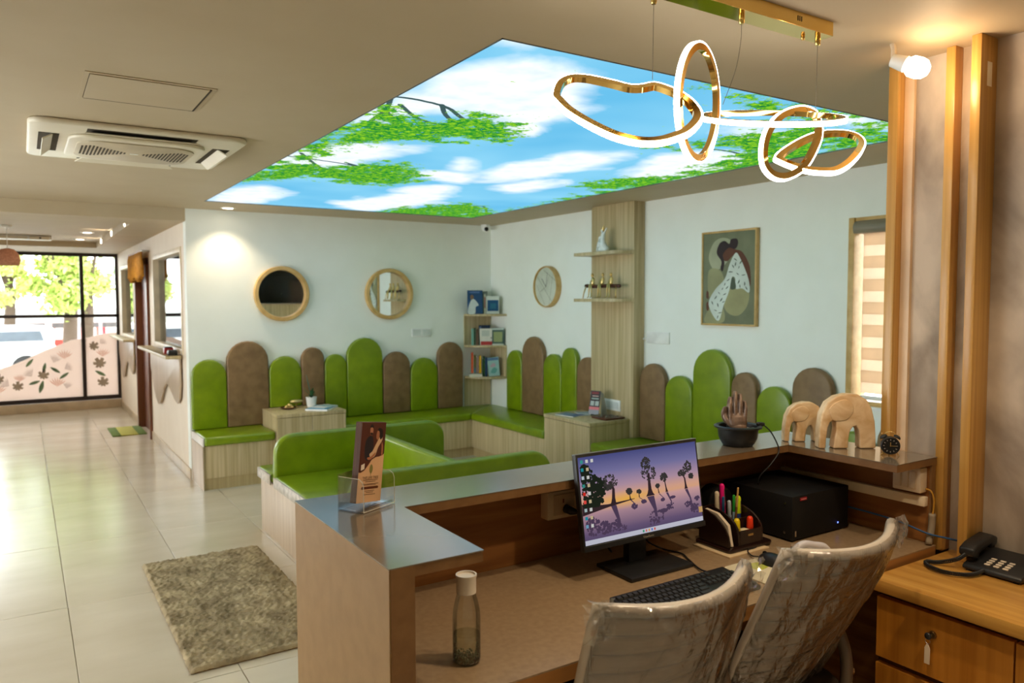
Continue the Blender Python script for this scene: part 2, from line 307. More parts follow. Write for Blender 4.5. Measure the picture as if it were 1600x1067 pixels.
# glazed end of the corridor
wn = struct(put('window_1', G().box(XL, XD, YF, YF + .06, .13, .19).box(XL, XD, YF, YF + .06, 2.28, 2.33)
     .box(.735, .785, YF, YF + .06, .19, 2.28).box(-.9, -.85, YF, YF + .06, .19, 2.28).box(XL, XL + .05, YF, YF + .06, .19, 2.28).box(XD - .04, XD, YF, YF + .06, .19, 2.28).box(XL, XD, YF, YF + .06, 1.375, 1.42), M_dark))
for x0, x1 in ((XL + .05, -.9), (-.85, .735), (.785, XD - .04)):
    for z0, z1 in ((.19, 1.375), (1.42, 2.28)):
        put('pane', G().box(x0, x1, YF + .027, YF + .033, z0, z1), M_glass, wn)
# printed film on the lower panes: wavy upper edge, leaf print
M_film = mat('film', S(250, 238, 232), S(255, 244, 240), rough=.6, trans=0, emit=.0, scale=(3, 3, 3))
nt = M_film.node_tree; b = nt.nodes['Principled BSDF']; o_ = nt.nodes['Material Output']
tr = nt.nodes.new('ShaderNodeBsdfTranslucent'); tr.inputs[0].default_value = c4(S(250, 236, 228)); mx = nt.nodes.new('ShaderNodeMixShader'); mx.inputs[0].default_value = .42
nt.links.new(b.outputs[0], mx.inputs[1]); nt.links.new(tr.outputs[0], mx.inputs[2]); nt.links.new(mx.outputs[0], o_.inputs[0])
def translucent(name, c, f=.25):
    m = mat(name, c, rough=.6); nt = m.node_tree; b = nt.nodes['Principled BSDF']; o_ = nt.nodes['Material Output']
    tr = nt.nodes.new('ShaderNodeBsdfTranslucent'); tr.inputs[0].default_value = c4(c); mx = nt.nodes.new('ShaderNodeMixShader'); mx.inputs[0].default_value = f
    nt.links.new(b.outputs[0], mx.inputs[1]); nt.links.new(tr.outputs[0], mx.inputs[2]); nt.links.new(mx.outputs[0], o_.inputs[0]); return m
LEAFC = {'grey': translucent('leaf_grey', S(172, 158, 140)), 'green': translucent('leaf_green', S(112, 138, 104)), 'rust': translucent('leaf_rust', S(226, 166, 138)), 'line': translucent('leaf_line', S(150, 124, 110))}
def film_top(x): return np.interp(x, [XL, -1.6, -.4, 0.05, .35, .6, 1.25], [.62, .6, .64, .78, .92, 1.06, 1.13]) + .02 * math.sin(x * 7)
fy = YF + .024
fmap = lambda u, v, w: (u, fy - w, v)
for x0, x1 in ((XL + .05, -.9), (-.85, .735), (.785, XD - .04)):
    xs = np.linspace(x0, x1, 24)
    top = [(x, film_top(x)) for x in xs][::-1]
    fo = put('printed_film', G().prism([(x0, .19), (x1, .19)] + top, 0, .0008, fmap), M_film, wn)
    rnd = random.Random(int(x0 * 100) + 5)
    def monstera(cx, cz, s, a):
        pts = []
        for k in range(28):
            th = 2 * math.pi * k / 28; r = s * (.75 + .25 * math.cos(th)) * (1 if k % 4 < 3 else .55)
            pts.append((cx + r * math.cos(th + a), cz + r * math.sin(th + a)))
        return [pts]
    def blade(cx, cz, s, a):
        return [crom([(cx + math.cos(a) * s * t - math.sin(a) * w * s, cz + math.sin(a) * s * t + math.cos(a) * w * s) for t, w in ((-1, 0), (-.4, .26), (.3, .26), (1, 0), (.3, -.26), (-.4, -.26))], 3)]
    def fan(cx, cz, s, a, n=7, w=.07, spread=1.0):
        out = []
        for k in range(n):
            b = a + (k - (n - 1) / 2) * spread * 2 / n
            out += blade(cx + math.cos(b) * s * .55, cz + math.sin(b) * s * .55, s * .5, b) if w > .1 else [[(cx, cz), (cx + math.cos(b - w) * s * .6, cz + math.sin(b - w) * s * .6), (cx + math.cos(b) * s, cz + math.sin(b) * s), (cx + math.cos(b + w) * s * .6, cz + math.sin(b + w) * s * .6)]]
        return out
    nx = max(2, int((x1 - x0) / .14)); nz = 6
    for ix in range(nx):
        for iz in range(nz):
            cx = x0 + (x1 - x0) * (ix + .5 + rnd.uniform(-.25, .25)) / nx; cz = .27 + .16 * iz + rnd.uniform(-.03, .03) + (.08 if ix % 2 else 0)
            s = rnd.uniform(.085, .115); kind = (ix * 3 + iz * 2 + rnd.randint(0, 1)) % 4
            if cz + s * .8 > film_top(cx) or cx - s < x0 or cx + s > x1 or cz - s < .195: continue
            a = rnd.uniform(.3, 2.8)
            polys = {0: monstera(cx, cz, s, a), 1: blade(cx, cz, s * .85, a), 2: fan(cx, cz - s * .5, s * 1.3, 1.5), 3: fan(cx, cz - s * .5, s * 1.2, a, w=.04, spread=.8)}[kind]
            gg = G()
            for q in polys: gg.flat(q, fmap, .0016)
            put('printed_leaf', gg, LEAFC[('grey', 'green', 'rust', 'line')[kind]], fo)
# corridor hatches: framed glass, sill shelf, tooth-shaped timber apron
M_hglass = clear('hatch_glass', (.6, .64, .62), gloss=.3)
def hatch(n, H, sy0, sy1, ap):
    y0, y1, z0, z1 = H; f = .05
    w = struct(put('window_%d' % n, G().box(XD - .01, XD + DW + .01, y0, y0 + f, z0, z1).box(XD - .01, XD + DW + .01, y1 - f, y1, z0, z1).box(XD - .01, XD + DW + .01, y0 + f, y1 - f, z0, z0 + f).box(XD - .01, XD + DW + .01, y0 + f, y1 - f, z1 - f, z1), M_cream, bev=.004))
    put('pane', G().box(XD + .05, XD + .06, y0 + f, y1 - f, z0 + f, z1 - f), M_hglass, w)
    s = thing('sill_shelf', ap[0], 'shelf', (XD - .07, (sy0 + sy1) / 2, 1.08))
    put('shelf_board', G().box(1.095, XD - .012, sy0, sy1, 1.08, 1.11), M_lam, s, bev=.004)
    L = sy1 - sy0
    prof = [(sy0 + .03, 1.079), (sy1 - .05, 1.079), (sy1 - .06, .86)] + [(sy1 - L * t, z) for t, z in ((.12, .66), (.2, .55), (.28, .5), (.36, .53), (.43, .62), (.5, .72), (.58, .775), (.66, .76), (.74, .71), (.82, .66), (.9, .64), (.96, .7))] + [(sy0 + .03, .82)]
    put('tooth_apron', G().prism(prof, XD - .03, XD - .013, YZ), M_lamp, s, bev=.003)
hatch(3, H1, 7.6, 9.6, ('cream sill shelf with tooth-shaped wooden apron beside the bench corner',))
hatch(4, H2, 11.1, 12.95, ('cream sill shelf with tooth-shaped wooden apron next to the leaf-print window',))
d = struct(put('door_1', G().box(XD - .03, XD + DW, DR[0], DR[0] + .07, 0, DR[3]).box(XD - .03, XD + DW, DR[1] - .07, DR[1], 0, DR[3]).box(XD - .03, XD + DW, DR[0], DR[1], DR[3] - .06, DR[3] + .02), mat('door_frame_wood', S(104, 58, 34), S(124, 72, 44), rough=.4, scale=(30, 30, 1.5)), bev=.004))
put('door_leaf', G().box(XD + .05, XD + .09, DR[0] + .07, DR[1] - .07, .005, DR[3] - .06), mat('door_leaf_wood', S(112, 66, 52), S(130, 82, 64), rough=.4, scale=(30, 30, 1.5)), d)
put('door_handle', G().tube([(XD + .05, DR[0] + .16, 1.0), (XD - .0, DR[0] + .16, 1.0), (XD - .0, DR[0] + .28, 1.0)], .009), M_steel, d)
# curtain valance over the door
va = thing('door_valance', 'mustard gathered fabric valance hanging over the brown door', 'curtain', (XD - .06, 10.3, 1.87))
g = G(); n = 60
for side in range(1):
    vs = []; ff = []
    for k in range(n + 1):
        y = 9.64 + 1.25 * k / n
        for q, z in enumerate((2.2, 2.12, 2.0, 1.92, 1.87 + .03 * math.cos(k * .21))):
            amp = (.006, .012, .02, .024, .026)[q]
            vs.append((XD - .075 - (.01 if q == 1 else 0) + amp * math.sin(k * 1.05), y, z))
    for k in range(n):
        for q in range(4): a = k * 5 + q; ff.append((a, a + 1, a + 6, a + 5))
    g.add(vs, ff)
vo = put('fabric', g, mat('mustard_fabric', S(176, 116, 26), S(206, 146, 44), rough=.8, scale=(20, 20, 20)), va, smooth=True)
vo.modifiers.new('thick', 'SOLIDIFY').thickness = .004
put('rail', G().cyl((XD - .075, 9.6, 2.19), (XD - .075, 10.92, 2.19), .008), M_steel, va)
for y in (9.62, 10.9): put('bracket', G().box(XD - .08, XD, y - .008, y + .008, 2.18, 2.2), M_steel, va)
# right-hand window: reveal, pane, sill and a zebra blind
w2 = struct(put('window_2', G().box(XB + .0, XB + .14, WY0, WY0 + .035, WZ0, WZ1).box(XB - .012, XB + .14, WY1 - .035, WY1 + .004, WZ0, WZ1).box(XB, XB + .14, WY0 + .035, WY1 - .035, WZ1 - .035, WZ1).box(XB, XB + .14, WY0 + .035, WY1 - .035, WZ0, WZ0 + .03), M_fr, bev=.003))
put('window_sill', G().box(XB - .03, XB + .14, WY0, WY1, WZ0 - .02, WZ0 + .005), M_white, w2)
put('pane', G().box(XB + .09, XB + .096, WY0 + .035, WY1 - .035, WZ0 + .03, WZ1 - .035), M_glass, w2)
bl = thing('zebra_blind', 'beige striped zebra roller blind in the oak window reveal', 'blind', (XB + .03, 2.43, WZ0 + .03))
M_slat = translucent('blind_opaque', S(230, 208, 182), .5); M_sheer = translucent('blind_sheer', S(244, 228, 210), .52)
by0, by1 = WY0 + .04, WY1 - .075
put('headrail', G().prism([(XB - .025, 2.03)] + arc(XB + .01, 2.065, .045, 200, 90, 6) + [(XB + .06, 2.11), (XB + .06, 2.03)], WY0 + .04, WY1 - .04, lambda u, v, w: (u, w, v)), mat('blind_head_grey', S(132, 122, 104), rough=.4), bl)
z = 2.03; k = 0
while z > 1.03:
    h = .075 if k % 2 == 0 else .068; z1 = max(1.015, z - h)
    put('blind_band', G().box(XB + .03 + (.004 if k % 2 else 0), XB + .034 + (.004 if k % 2 else 0), by0, by1, z1, z), M_slat if k % 2 == 0 else M_sheer, bl)
    z = z1; k += 1
put('bottom_bar', G().box(XB + .022, XB + .044, by0, by1, .99, 1.015), M_white, bl, bev=.004)
# timber fins on the concrete partition
def fin(name, x0, x1, y0, y1, z0, label):
    o = put(name, G().box(x0, x1, y0, y1, z0, ZC), M_oak, bev=.002); return tag(o, label, 'post', 'timber fins on the concrete wall')
fin('timber_fin', 2.567, 2.62, 1.5305, 1.566, 0, 'honey oak fin at the end of the concrete wall, behind the alarm clock')
fin('timber_fin', 2.572, 2.62, 1.343, 1.373, .7755, 'slim honey oak fin between the two deeper oak fins on the concrete wall')
f3 = fin('timber_fin', 2.52, 2.62, 1.238, 1.268, .7755, 'deep honey oak fin with a white paper sticker, standing behind the desk phone')
put('paper_sticker', G().box(2.558, 2.586, 1.2372, 1.238, 2.285, 2.36), mat('sticker_paper', S(240, 226, 200), rough=.6), f3)
struct(put('trim_2', G().box(2.606, 2.62, 1.497, 1.53, 0, ZC), mat('strip_cream', S(224, 196, 160), rough=.4)))
# printed, backlit ceiling panel
sky = thing('sky_light_panel', 'large backlit ceiling panel printed with blue sky, white clouds and green branches', 'light panel', ((PX0 + PX1) / 2, (PY0 + PY1) / 2, ZC))
def inpoly(P, x, y):
    c = np.zeros(x.shape, bool); n = len(P)
    for i in range(n):
        x0, y0 = P[i]; x1, y1 = P[(i + 1) % n]
        with np.errstate(divide='ignore', invalid='ignore'):
            c ^= ((y0 > y) != (y1 > y)) & (x < (x1 - x0) * (y - y0) / (y1 - y0 + 1e-12) + x0)
    return c
def segd(P, x, y, closed):
    d = np.full(x.shape, 9.); n = len(P)
    for i in range(n if closed else n - 1):
        a = np.array(P[i]); b = np.array(P[(i + 1) % n]); ab = b - a
        t = np.clip(((x - a[0]) * ab[0] + (y - a[1]) * ab[1]) / (ab @ ab + 1e-9), 0, 1)
        d = np.minimum(d, np.hypot(x - a[0] - t * ab[0], y - a[1] - t * ab[1]))
    return d
NX, NY = 200, 366
gx, gy = np.meshgrid(np.linspace(PX0 + .006, PX1 - .006, NX), np.linspace(PY0 + .006, PY1 - .006, NY))
def dens(polys, soft):
    m = np.zeros(gx.shape)
    for P in polys:
        Q = crom(P, 4); s = segd(Q, gx, gy, True) * np.where(inpoly(Q, gx, gy), 1, -1); m = np.maximum(m, np.clip(s / soft + .5, 0, 1))
    return m
cl, lf = dens(CLOUDS, .30), dens(LEAVES, .34)
br = np.zeros(gx.shape)
for P in BRANCHES:
    Q = cro([(a, b_, 0) for a, b_ in P], 6); br = np.maximum(br, np.clip(1.6 - segd([q[:2] for q in Q], gx, gy, False) / .011, 0, 1))
v = [(a, b_, ZC + .004) for a, b_ in zip(gx.ravel(), gy.ravel())]
f = [(j * NX + i, (j + 1) * NX + i, (j + 1) * NX + i + 1, j * NX + i + 1) for j in range(NY - 1) for i in range(NX - 1)]
M_sky = bpy.data.materials.new('sky_print'); M_sky.use_nodes = True; nt = M_sky.node_tree; nt.nodes.clear(); N = nt.nodes.new; Lk = nt.links.new
at = N('ShaderNodeAttribute'); at.attribute_name = 'mask'; sp = N('ShaderNodeSeparateColor'); Lk(at.outputs['Color'], sp.inputs[0])
tc = N('ShaderNodeTexCoord')
def noise(scale, det, dist=0, rough=.5):
    n = N('ShaderNodeTexNoise'); n.inputs['Scale'].default_value = scale; n.inputs['Detail'].default_value = det; n.inputs['Distortion'].default_value = dist; n.inputs['Roughness'].default_value = rough
    Lk(tc.outputs['Object'], n.inputs['Vector']); return n
def math_(op, a, b_=None, cl_=False):
    m = N('ShaderNodeMath'); m.operation = op; m.use_clamp = cl_
    for k, s in enumerate((a, b_)):
        if s is None: continue
        if isinstance(s, (int, float)): m.inputs[k].default_value = s
        else: Lk(s, m.inputs[k])
    return m.outputs[0]
def ramp(s, *stops):
    r = N('ShaderNodeValToRGB'); e = r.color_ramp.elements
    while len(e) < len(stops): e.new(.5)
    for k, (p, c) in enumerate(stops): e[k].position = p; e[k].color = c4(c)
    Lk(s, r.inputs[0]); return r.outputs[0]
def mixc(f_, a, b_):
    m = N('ShaderNodeMix'); m.data_type = 'RGBA'; Lk(f_, m.inputs[0])
    for k, s in ((6, a), (7, b_)):
        if isinstance(s, tuple): m.inputs[k].default_value = c4(s)
        else: Lk(s, m.inputs[k])
    return m.outputs[2]
n1 = noise(2.2, 8, .6); n2 = noise(34, 6, .6, .7); n3 = noise(8, 5); n4 = noise(1.1, 2)
blue = ramp(n4.outputs[0], (.3, S(96, 176, 216)), (.7, S(136, 200, 228)))
cf = math_('ADD', sp.outputs[0], math_('MULTIPLY', math_('SUBTRACT', n1.outputs[0], .5), 1.6))
cfac = ramp(cf, (.3, (0, 0, 0)), (.85, (1, 1, 1)))
col = mixc(cfac, blue, ramp(n3.outputs[0], (.3, S(214, 226, 236)), (.7, S(244, 248, 252))))
lfz = math_('ADD', math_('MULTIPLY', sp.outputs[1], .62), math_('SUBTRACT', n2.outputs[0], .5))
lfz = math_('ADD', lfz, math_('MULTIPLY', math_('SUBTRACT', n3.outputs[0], .5), 1.3))
lfac = ramp(lfz, (.33, (0, 0, 0)), (.44, (1, 1, 1)))
lcol = ramp(n2.outputs[0], (.36, S(10, 96, 66)), (.48, S(46, 146, 36)), (.62, S(146, 200, 40)))
bfac = ramp(sp.outputs[2], (.45, (0, 0, 0)), (.6, (1, 1, 1)))
col = mixc(bfac, col, S(60, 84, 84)); col = mixc(lfac, col, lcol)
em = N('ShaderNodeEmission'); em.inputs[1].default_value = .9; Lk(col, em.inputs[0]); ou = N('ShaderNodeOutputMaterial'); Lk(em.outputs[0], ou.inputs[0])
sh = put('printed_sheet', G().add(v, f), M_sky, sky)
ca = sh.data.color_attributes.new('mask', 'FLOAT_COLOR', 'POINT')
ca.data.foreach_set('color', np.stack([cl.ravel(), lf.ravel(), br.ravel(), np.ones(NX * NY)], 1).astype(np.float32).ravel())
for k, bx in enumerate(((PX0, PX1, PY0, PY0 + .006), (PX0, PX1, PY1 - .006, PY1), (PX0, PX0 + .006, PY0, PY1), (PX1 - .006, PX1, PY0, PY1))):
    put('edge_trim', G().box(*bx, ZC - .002, ZC + .02), mat('panel_edge_%d' % k, S(110, 116, 116), rough=.5), sky)
put('backing', G().box(PX0, PX1, PY0, PY1, ZC + .03, ZC + .05), M_white, sky)
# recessed downlights
def downlight(x, y, z, power, label, group=None, spot=95, col=(1, .80, .55), r=.052):
    t = thing('downlight', label, 'light', (x, y, z), group=group)
    put('trim_ring', G().lathe([(r * .9, 0), (r * 1.25, 0), (r * 1.25, -.004), (r * .9, -.006)], 28, (x, y, z), close=False).lathe([(r * 1.25, 0), (r * 1.25, -.004)], 28, (x, y, z), close=False), M_white, t, smooth=True)
    put('lens', G().lathe([(.001, -.003), (r * .9, -.003)], 28, (x, y, z), close=False), M_ldown, t)
    lamp('lamp', 'SPOT', (x, y, z - .012), power, col, t, size=.04, spot=spot, blend=.7)
downlight(1.565, 7.10, ZC, 22, 'warm recessed downlight in the ceiling just above the wall with round mirrors', spot=110)
downlight(.66, 10.05, ZT, 24, 'recessed downlight in the corridor tray ceiling, closer to the beam', spot=140, col=(1, .93, .82), r=.06)
downlight(.65, 11.2, ZT, 24, 'recessed downlight in the corridor tray ceiling, closer to the glazed end', spot=140, col=(1, .93, .82), r=.06)
for k, (x, y) in enumerate(((1.35, 1.05), (1.75, .5), (-.9, .9), (.3, -.9), (-1.2, 5.4), (-1.2, 3.2))):  # lamps out of view, added for brightness; the first inferred from a drawer shadow
    downlight(x, y, ZC, (28, 36, 24, 20, 28, 28)[k], 'unseen added downlight in the plain ceiling around the reception', 'added unseen reception downlights', spot=140)
# glowing discs and lamps standing in for LED glints on the tray edge
for k, y in enumerate((8.3, 9.6, 10.9)):
    o = tag(put('cove_glint', G().lathe([(.001, .006), (.024, .006), (.03, 0), (.001, 0)], 16).xf(Matrix.Translation((TX1 - .0005, y, 2.368)) @ Matrix.Rotation(R(-90), 4, 'Y')), M_ldown), 'small glowing disc standing for a warm glint on the upright edge of the corridor ceiling tray', 'light', 'added glints beside the corridor tray')
    lamp('lamp', 'SPOT', (TX1 - .02, y, 2.368), 3, (1, .8, .55), o, size=.03, spot=120, rot=(0, R(70), 0))
# ------------------------------------------------------------------ arched wall cushions
def arch(u0, u1, z0, z1, n=12):
    r = (u1 - u0) / 2; return [(u0, z0), (u1, z0)] + arc((u0 + u1) / 2, z1 - r, r, 0, 180, n)
def cushion(along, a, b, z0, z1, m, label, group):
    gap = .0015; a += gap; b -= gap
    if along == 'x': g = G().prism(arch(a, b, z0, z1), YA - .058, YA - .001, XZ)
    else: g = G().prism(arch(a, b, z0, z1), XB - .058, XB - .001, YZ)
    return tag(put('wall_cushion', g, m, bev=.016, seg=3, auto=70), label, 'wall cushion', group)
GA, GB = 'arched cushions under the round mirrors', 'arched cushions on the wall with the painting'
SZ = .455
A = [(1.253, 1.56, 1.087, 'g', 'low green arched cushion at the open end of the bench, beside the corridor', SZ),
     (1.56, 1.941, 1.244, 'b', 'tall wide brown arched cushion between two green ones at the bench end', SZ),
     (1.941, 2.251, 1.09, 'g', 'green arched cushion rising behind the golden trinkets on the cabinet', .6055),
     (2.251, 2.479, 1.165, 'b', 'narrow brown arched cushion behind the potted plant', .6055),
     (2.479, 2.708, 1.09, 'g', 'narrow green arched cushion next to the tallest green one under the mirrors', SZ),
     (2.708, 3.091, 1.243, 'g', 'tallest wide green arched cushion, below the mirror reflecting the painting', SZ),
     (3.094, 3.40, 1.09, 'b', 'mid-height brown arched cushion between two green ones under the switch plate', SZ),
     (3.40, 3.72, 1.013, 'g', 'shortest green arched cushion under the mirror wall switch plate', SZ),
     (3.72, 4.03, 1.17, 'b', 'tall brown arched cushion touching the corner bookshelf', SZ)]
for a, b, z1, c, l, z0 in A: cushion('x', a, b, z0, z1, M_green if c == 'g' else M_brown, l, GA)
B = [(6.62, 6.92, 1.09, 'g', 'green arched cushion right next to the corner bookshelf, below the clock', SZ),
     (6.232, 6.62, 1.246, 'b', 'tall wide brown arched cushion straight below the round clock', SZ),
     (5.928, 6.232, 1.09, 'g', 'lower green arched cushion of the pair between clock and wooden column', SZ),
     (5.686, 5.928, 1.164, 'g', 'taller narrow green arched cushion of the pair between clock and column', SZ),
     (5.385, 5.686, 1.091, 'b', 'brown arched cushion half hidden by the wooden column', SZ),
     (4.514, 4.818, 1.092, 'b', 'brown arched cushion below the long white switch plate', SZ),
     (4.212, 4.514, 1.016, 'g', 'low green arched cushion between the switch plate cushion and the tall green one', SZ),
     (3.831, 4.212, 1.244, 'g', 'tallest wide green arched cushion, below the framed picture', SZ),
     (3.60, 3.831, 1.093, 'b', 'narrow brown arched cushion behind the praying hands fountain', SZ),
     (3.305, 3.60, 1.016, 'g', 'low green arched cushion behind the smaller wooden elephant', SZ),
     (2.995, 3.305, 1.168, 'b', 'wide brown arched cushion behind the wooden elephants, beside the blind', SZ),
     (2.69, 2.995, .79, 'g', 'stub green arched cushion under the window sill', SZ),
     (2.38, 2.69, .90, 'b', 'short brown arched cushion under the window behind the alarm clock', SZ)]
for a, b, z1, c, l, z0 in B: cushion('y', a, b, z0, z1, M_green if c == 'g' else M_brown, l, GB)

# ------------------------------------------------------------------ benches
YB, XBF = 6.82, 3.875
def seat(g, parent, m=M_green): return put('seat_cushion', g, m, parent, bev=.022, seg=3, auto=70)
b1 = thing('wall_bench', 'short wooden box bench with green seat at the corridor corner', 'bench', (1.56, 7.08, 0))
put('base', G().box(1.262, 1.868, YB + .012, YA - .001, .098, .378), M_lam, b1, bev=.002)
put('end_panel', G().box(1.252, 1.2615, YB, YA - .001, .0, .378), M_lamp, b1)
put('plinth', G().box(1.262, 1.868, YB + .018, YA - .001, 0, .0975), mat('plinth_laminate', S(170, 148, 104), S(184, 164, 120), rough=.4, scale=(45, 45, 1.2)), b1)
seat(G().box(1.268, 1.868, YB - .01, YA - .002, .3785, SZ), b1)
put('cushion_end_cap', G().box(1.254, 1.2675, YB, YA - .002, .3785, .448), mat('cap_white', S(214, 206, 198), rough=.4), b1, bev=.003)
M_pl = MATS['plinth_laminate']
b2 = thing('wall_bench', 'L-shaped wooden bench with green seat running into the bookshelf corner', 'bench', (3.6, 6.9, 0))
put('base', G().box(2.512, XB - .001, YB + .012, YA - .001, .098, .378), M_lam, b2, bev=.002)
put('return_base', G().box(XBF + .012, XB - .001, 5.517, YB + .011, .098, .378), M_lam, b2, bev=.002)
put('plinth', G().box(2.512, XB - .001, YB + .05, YA - .001, 0, .0975).box(XBF + .05, XB - .001, 5.517, YB + .05, 0, .0975), M_pl, b2)
seat(G().prism([(2.512, YB - .01), (XBF - .01, YB - .01), (XB - .002, YA - .002), (2.512, YA - .002)], .3785, SZ, XY), b2)
seat(G().prism([(XBF - .01, 5.517), (XB - .002, 5.517), (XB - .002, YA - .004), (XBF - .01, YB - .012)], .3785, SZ, XY), b2)
b3 = thing('wall_bench', 'long wooden bench with green seat below the framed picture and window', 'bench', (4.15, 3.6, 0))
put('base', G().box(XBF + .012, XB - .001, 1.56, 4.858, .098, .378), M_lam, b3, bev=.002)
put('plinth', G().box(XBF + .05, XB - .001, 1.56, 4.858, 0, .0975), M_pl, b3)
seat(G().box(XBF - .01, XB - .002, 1.56, 4.858, .3785, SZ), b3)
# low cabinets between the benches
def cabinet(name, label, x0, x1, y0, y1, zt, face, parts):
    t = thing(name, label, 'cabinet', ((x0 + x1) / 2, (y0 + y1) / 2, 0))
    put('top', G().box(x0, x1, y0, y1, zt - .03, zt), M_lam, t, bev=.002)
    if face == 'y': put('body', G().box(x0 + .002, x1 - .002, y0 + .022, y1, .06, zt - .031), M_lam, t)
    else: put('body', G().box(x0 + .022, x1, y0 + .002, y1 - .002, .06, zt - .031), M_lam, t)
    put('plinth', G().box(x0 + .05, x1 - .002, y0 + .05, y1 - .002, 0, .059), M_pl, t)
    for a, b in parts:
        if face == 'y': put('door', G().box(a, b, y0 + .003, y0 + .0215, .062, zt - .034), M_lam, t, bev=.0015, seg=1)
        else: put('door', G().box(x0 + .003, x0 + .0215, a, b, .062, zt - .034), M_lam, t, bev=.0015, seg=1)
    return t
cabinet('low_cabinet', 'pale wood two-door cabinet holding the potted plant, between the benches', 1.87, 2.51, 6.775, YA - .06, .605, 'y', [(1.873, 2.188), (2.192, 2.507)])
cabinet('low_cabinet', 'pale wood cabinet holding the leaflet stand at the foot of the column', 3.87, XB - .125, 4.86, 5.515, .612, 'x', [(4.864, 5.511)])
# wooden column with two shelves
co = thing('display_column', 'floor-to-ceiling pale wood column with two rounded display shelves', 'shelf', (4.36, 5.1, 0))
put('panel', G().box(4.30, XB - .001, 4.82, 5.384, 0, ZC), M_lam, co, bev=.002)
for z in (2.03, 1.63):
    put('shelf', G().prism([(4.2995, 5.384), (4.13, 5.42)] + arc(4.30, 4.99, .17, 180, 270, 8) + [(4.2995, 4.82)], z - .028, z, XY), M_lam, co, bev=.002)
put('socket_plate', G().box(4.29, 4.2995, 4.975, 5.195, .66, .755), M_white, co, bev=.003)
put('socket_face', G().box(4.288, 4.2899, 5.0, 5.17, .68, .735), mat('plate_face', S(216, 220, 216), rough=.3), co)
# corner bookshelf: three quarter-round shelves and offset back panels
bs = thing('corner_bookshelf', 'pale wood corner bookshelf with three quarter-round shelves', 'shelf', (4.3, 7.2, .455))
BZ = (1.468, 1.128, .788)
for z in BZ:
    put('shelf', G().prism([(XB - .002, YA - .002), (4.066, YA - .002), (4.066, YA - .06)] + arc(4.36, YA - .02, .29, 195, 262, 8) + [(XB - .002, 6.99)], z - .022, z, XY), M_lam, bs, bev=.002)
put('back_panel', G().box(4.066, XB - .02, YA - .016, YA - .002, BZ[1] + .0005, BZ[0] - .0225), M_lam, bs)
put('back_panel', G().box(XB - .016, XB - .002, 6.99, YA - .002, BZ[2] + .0005, BZ[1] - .0225), M_lam, bs)
put('back_panel', G().box(4.066, XB - .02, YA - .016, YA - .002, .456, BZ[2] - .0225), M_lam, bs)
# island seat
isl = thing('island_sofa', 'low green island sofa with crossing rounded backrests in the middle of the floor', 'sofa', (2.02, 4.45, 0))
ix0, ix1, iy0, iy1 = 1.39, 2.66, 3.34, 5.47
put('base', G().box(ix0, ix1, iy0, iy1, 0, .385), M_lamp, isl, bev=.003)
def br_x(y0, y1):
    P = [(ix0 - .004, .386), (ix1 - .0, .386)] + arc(ix1 - .13, .59, .13, 0, 90, 8) + arc(ix0 + .13, .59, .13, 90, 180, 8)
    return G().prism(P, y0, y1, XZ)
put('backrest', br_x(5.09, 5.165), M_green, isl, bev=.02, seg=3, auto=70)
put('backrest', br_x(3.70, 3.775), M_green, isl, bev=.02, seg=3, auto=70)
put('centre_backrest', G().box(1.995, 2.06, 3.777, 5.088, .386, .715), M_green, isl, bev=.02, seg=3, auto=70)
seat(G().box(ix0 - .012, ix1, 5.167, iy1 + .03, .3855, .45), isl)
seat(G().box(ix0 - .012, 1.993, 3.777, 5.087, .3855, .45), isl)
seat(G().box(2.062, ix1, 3.777, 5.087, .3855, .45), isl)
seat(G().box(ix0 - .012, ix1, iy0 - .03, 3.698, .3855, .45), isl)
M_cap = mat('grey_vinyl_end', S(150, 136, 116), S(196, 184, 168), rough=.35, scale=(25, 25, 25), bump=.3, bdist=.006)
for a, b in ((5.168, iy1 + .02), (3.78, 5.085)):
    put('cushion_end_cap', G().box(ix0 - .02, ix0 - .0125, a, b, .375, .445), M_cap, isl, bev=.003)
# plates and small fittings on the walls
sw = thing('switch_plate', 'small white double switch plate below the round mirror', 'switch', (3.553, YA, 1.28))
put('plate', G().box(3.441, 3.665, YA - .012, YA - .0005, 1.232, 1.322), M_white, sw, bev=.003)
for x in (3.497, 3.609): put('rocker', G().box(x - .045, x + .045, YA - .0145, YA - .0121, 1.245, 1.309), MATS['plate_face'], sw)
sp2 = thing('switch_plate', 'long white switch plate with a stub of conduit beside the column', 'switch', (XB, 4.65, 1.30))
put('plate', G().box(XB - .012, XB - .0005, 4.515, 4.785, 1.258, 1.352), M_white, sp2, bev=.003)
put('conduit', G().cyl((XB - .01, 4.786, 1.29), (XB - .01, 4.818, 1.29), .009), M_white, sp2)
cc = thing('ceiling_camera', 'small white dome camera with black lens in the ceiling corner', 'camera', (4.29, 7.22, ZC))
put('housing', G().lathe([(.001, -.075), (.03, -.07), (.045, -.045), (.048, -.015), (.05, 0), (.001, 0)], 20, (4.29, 7.22, ZC)), M_white, cc, smooth=True, auto=50)
put('lens', G().ball((4.275, 7.175, ZC - .05), .024, 14), M_blackg, cc, smooth=True)
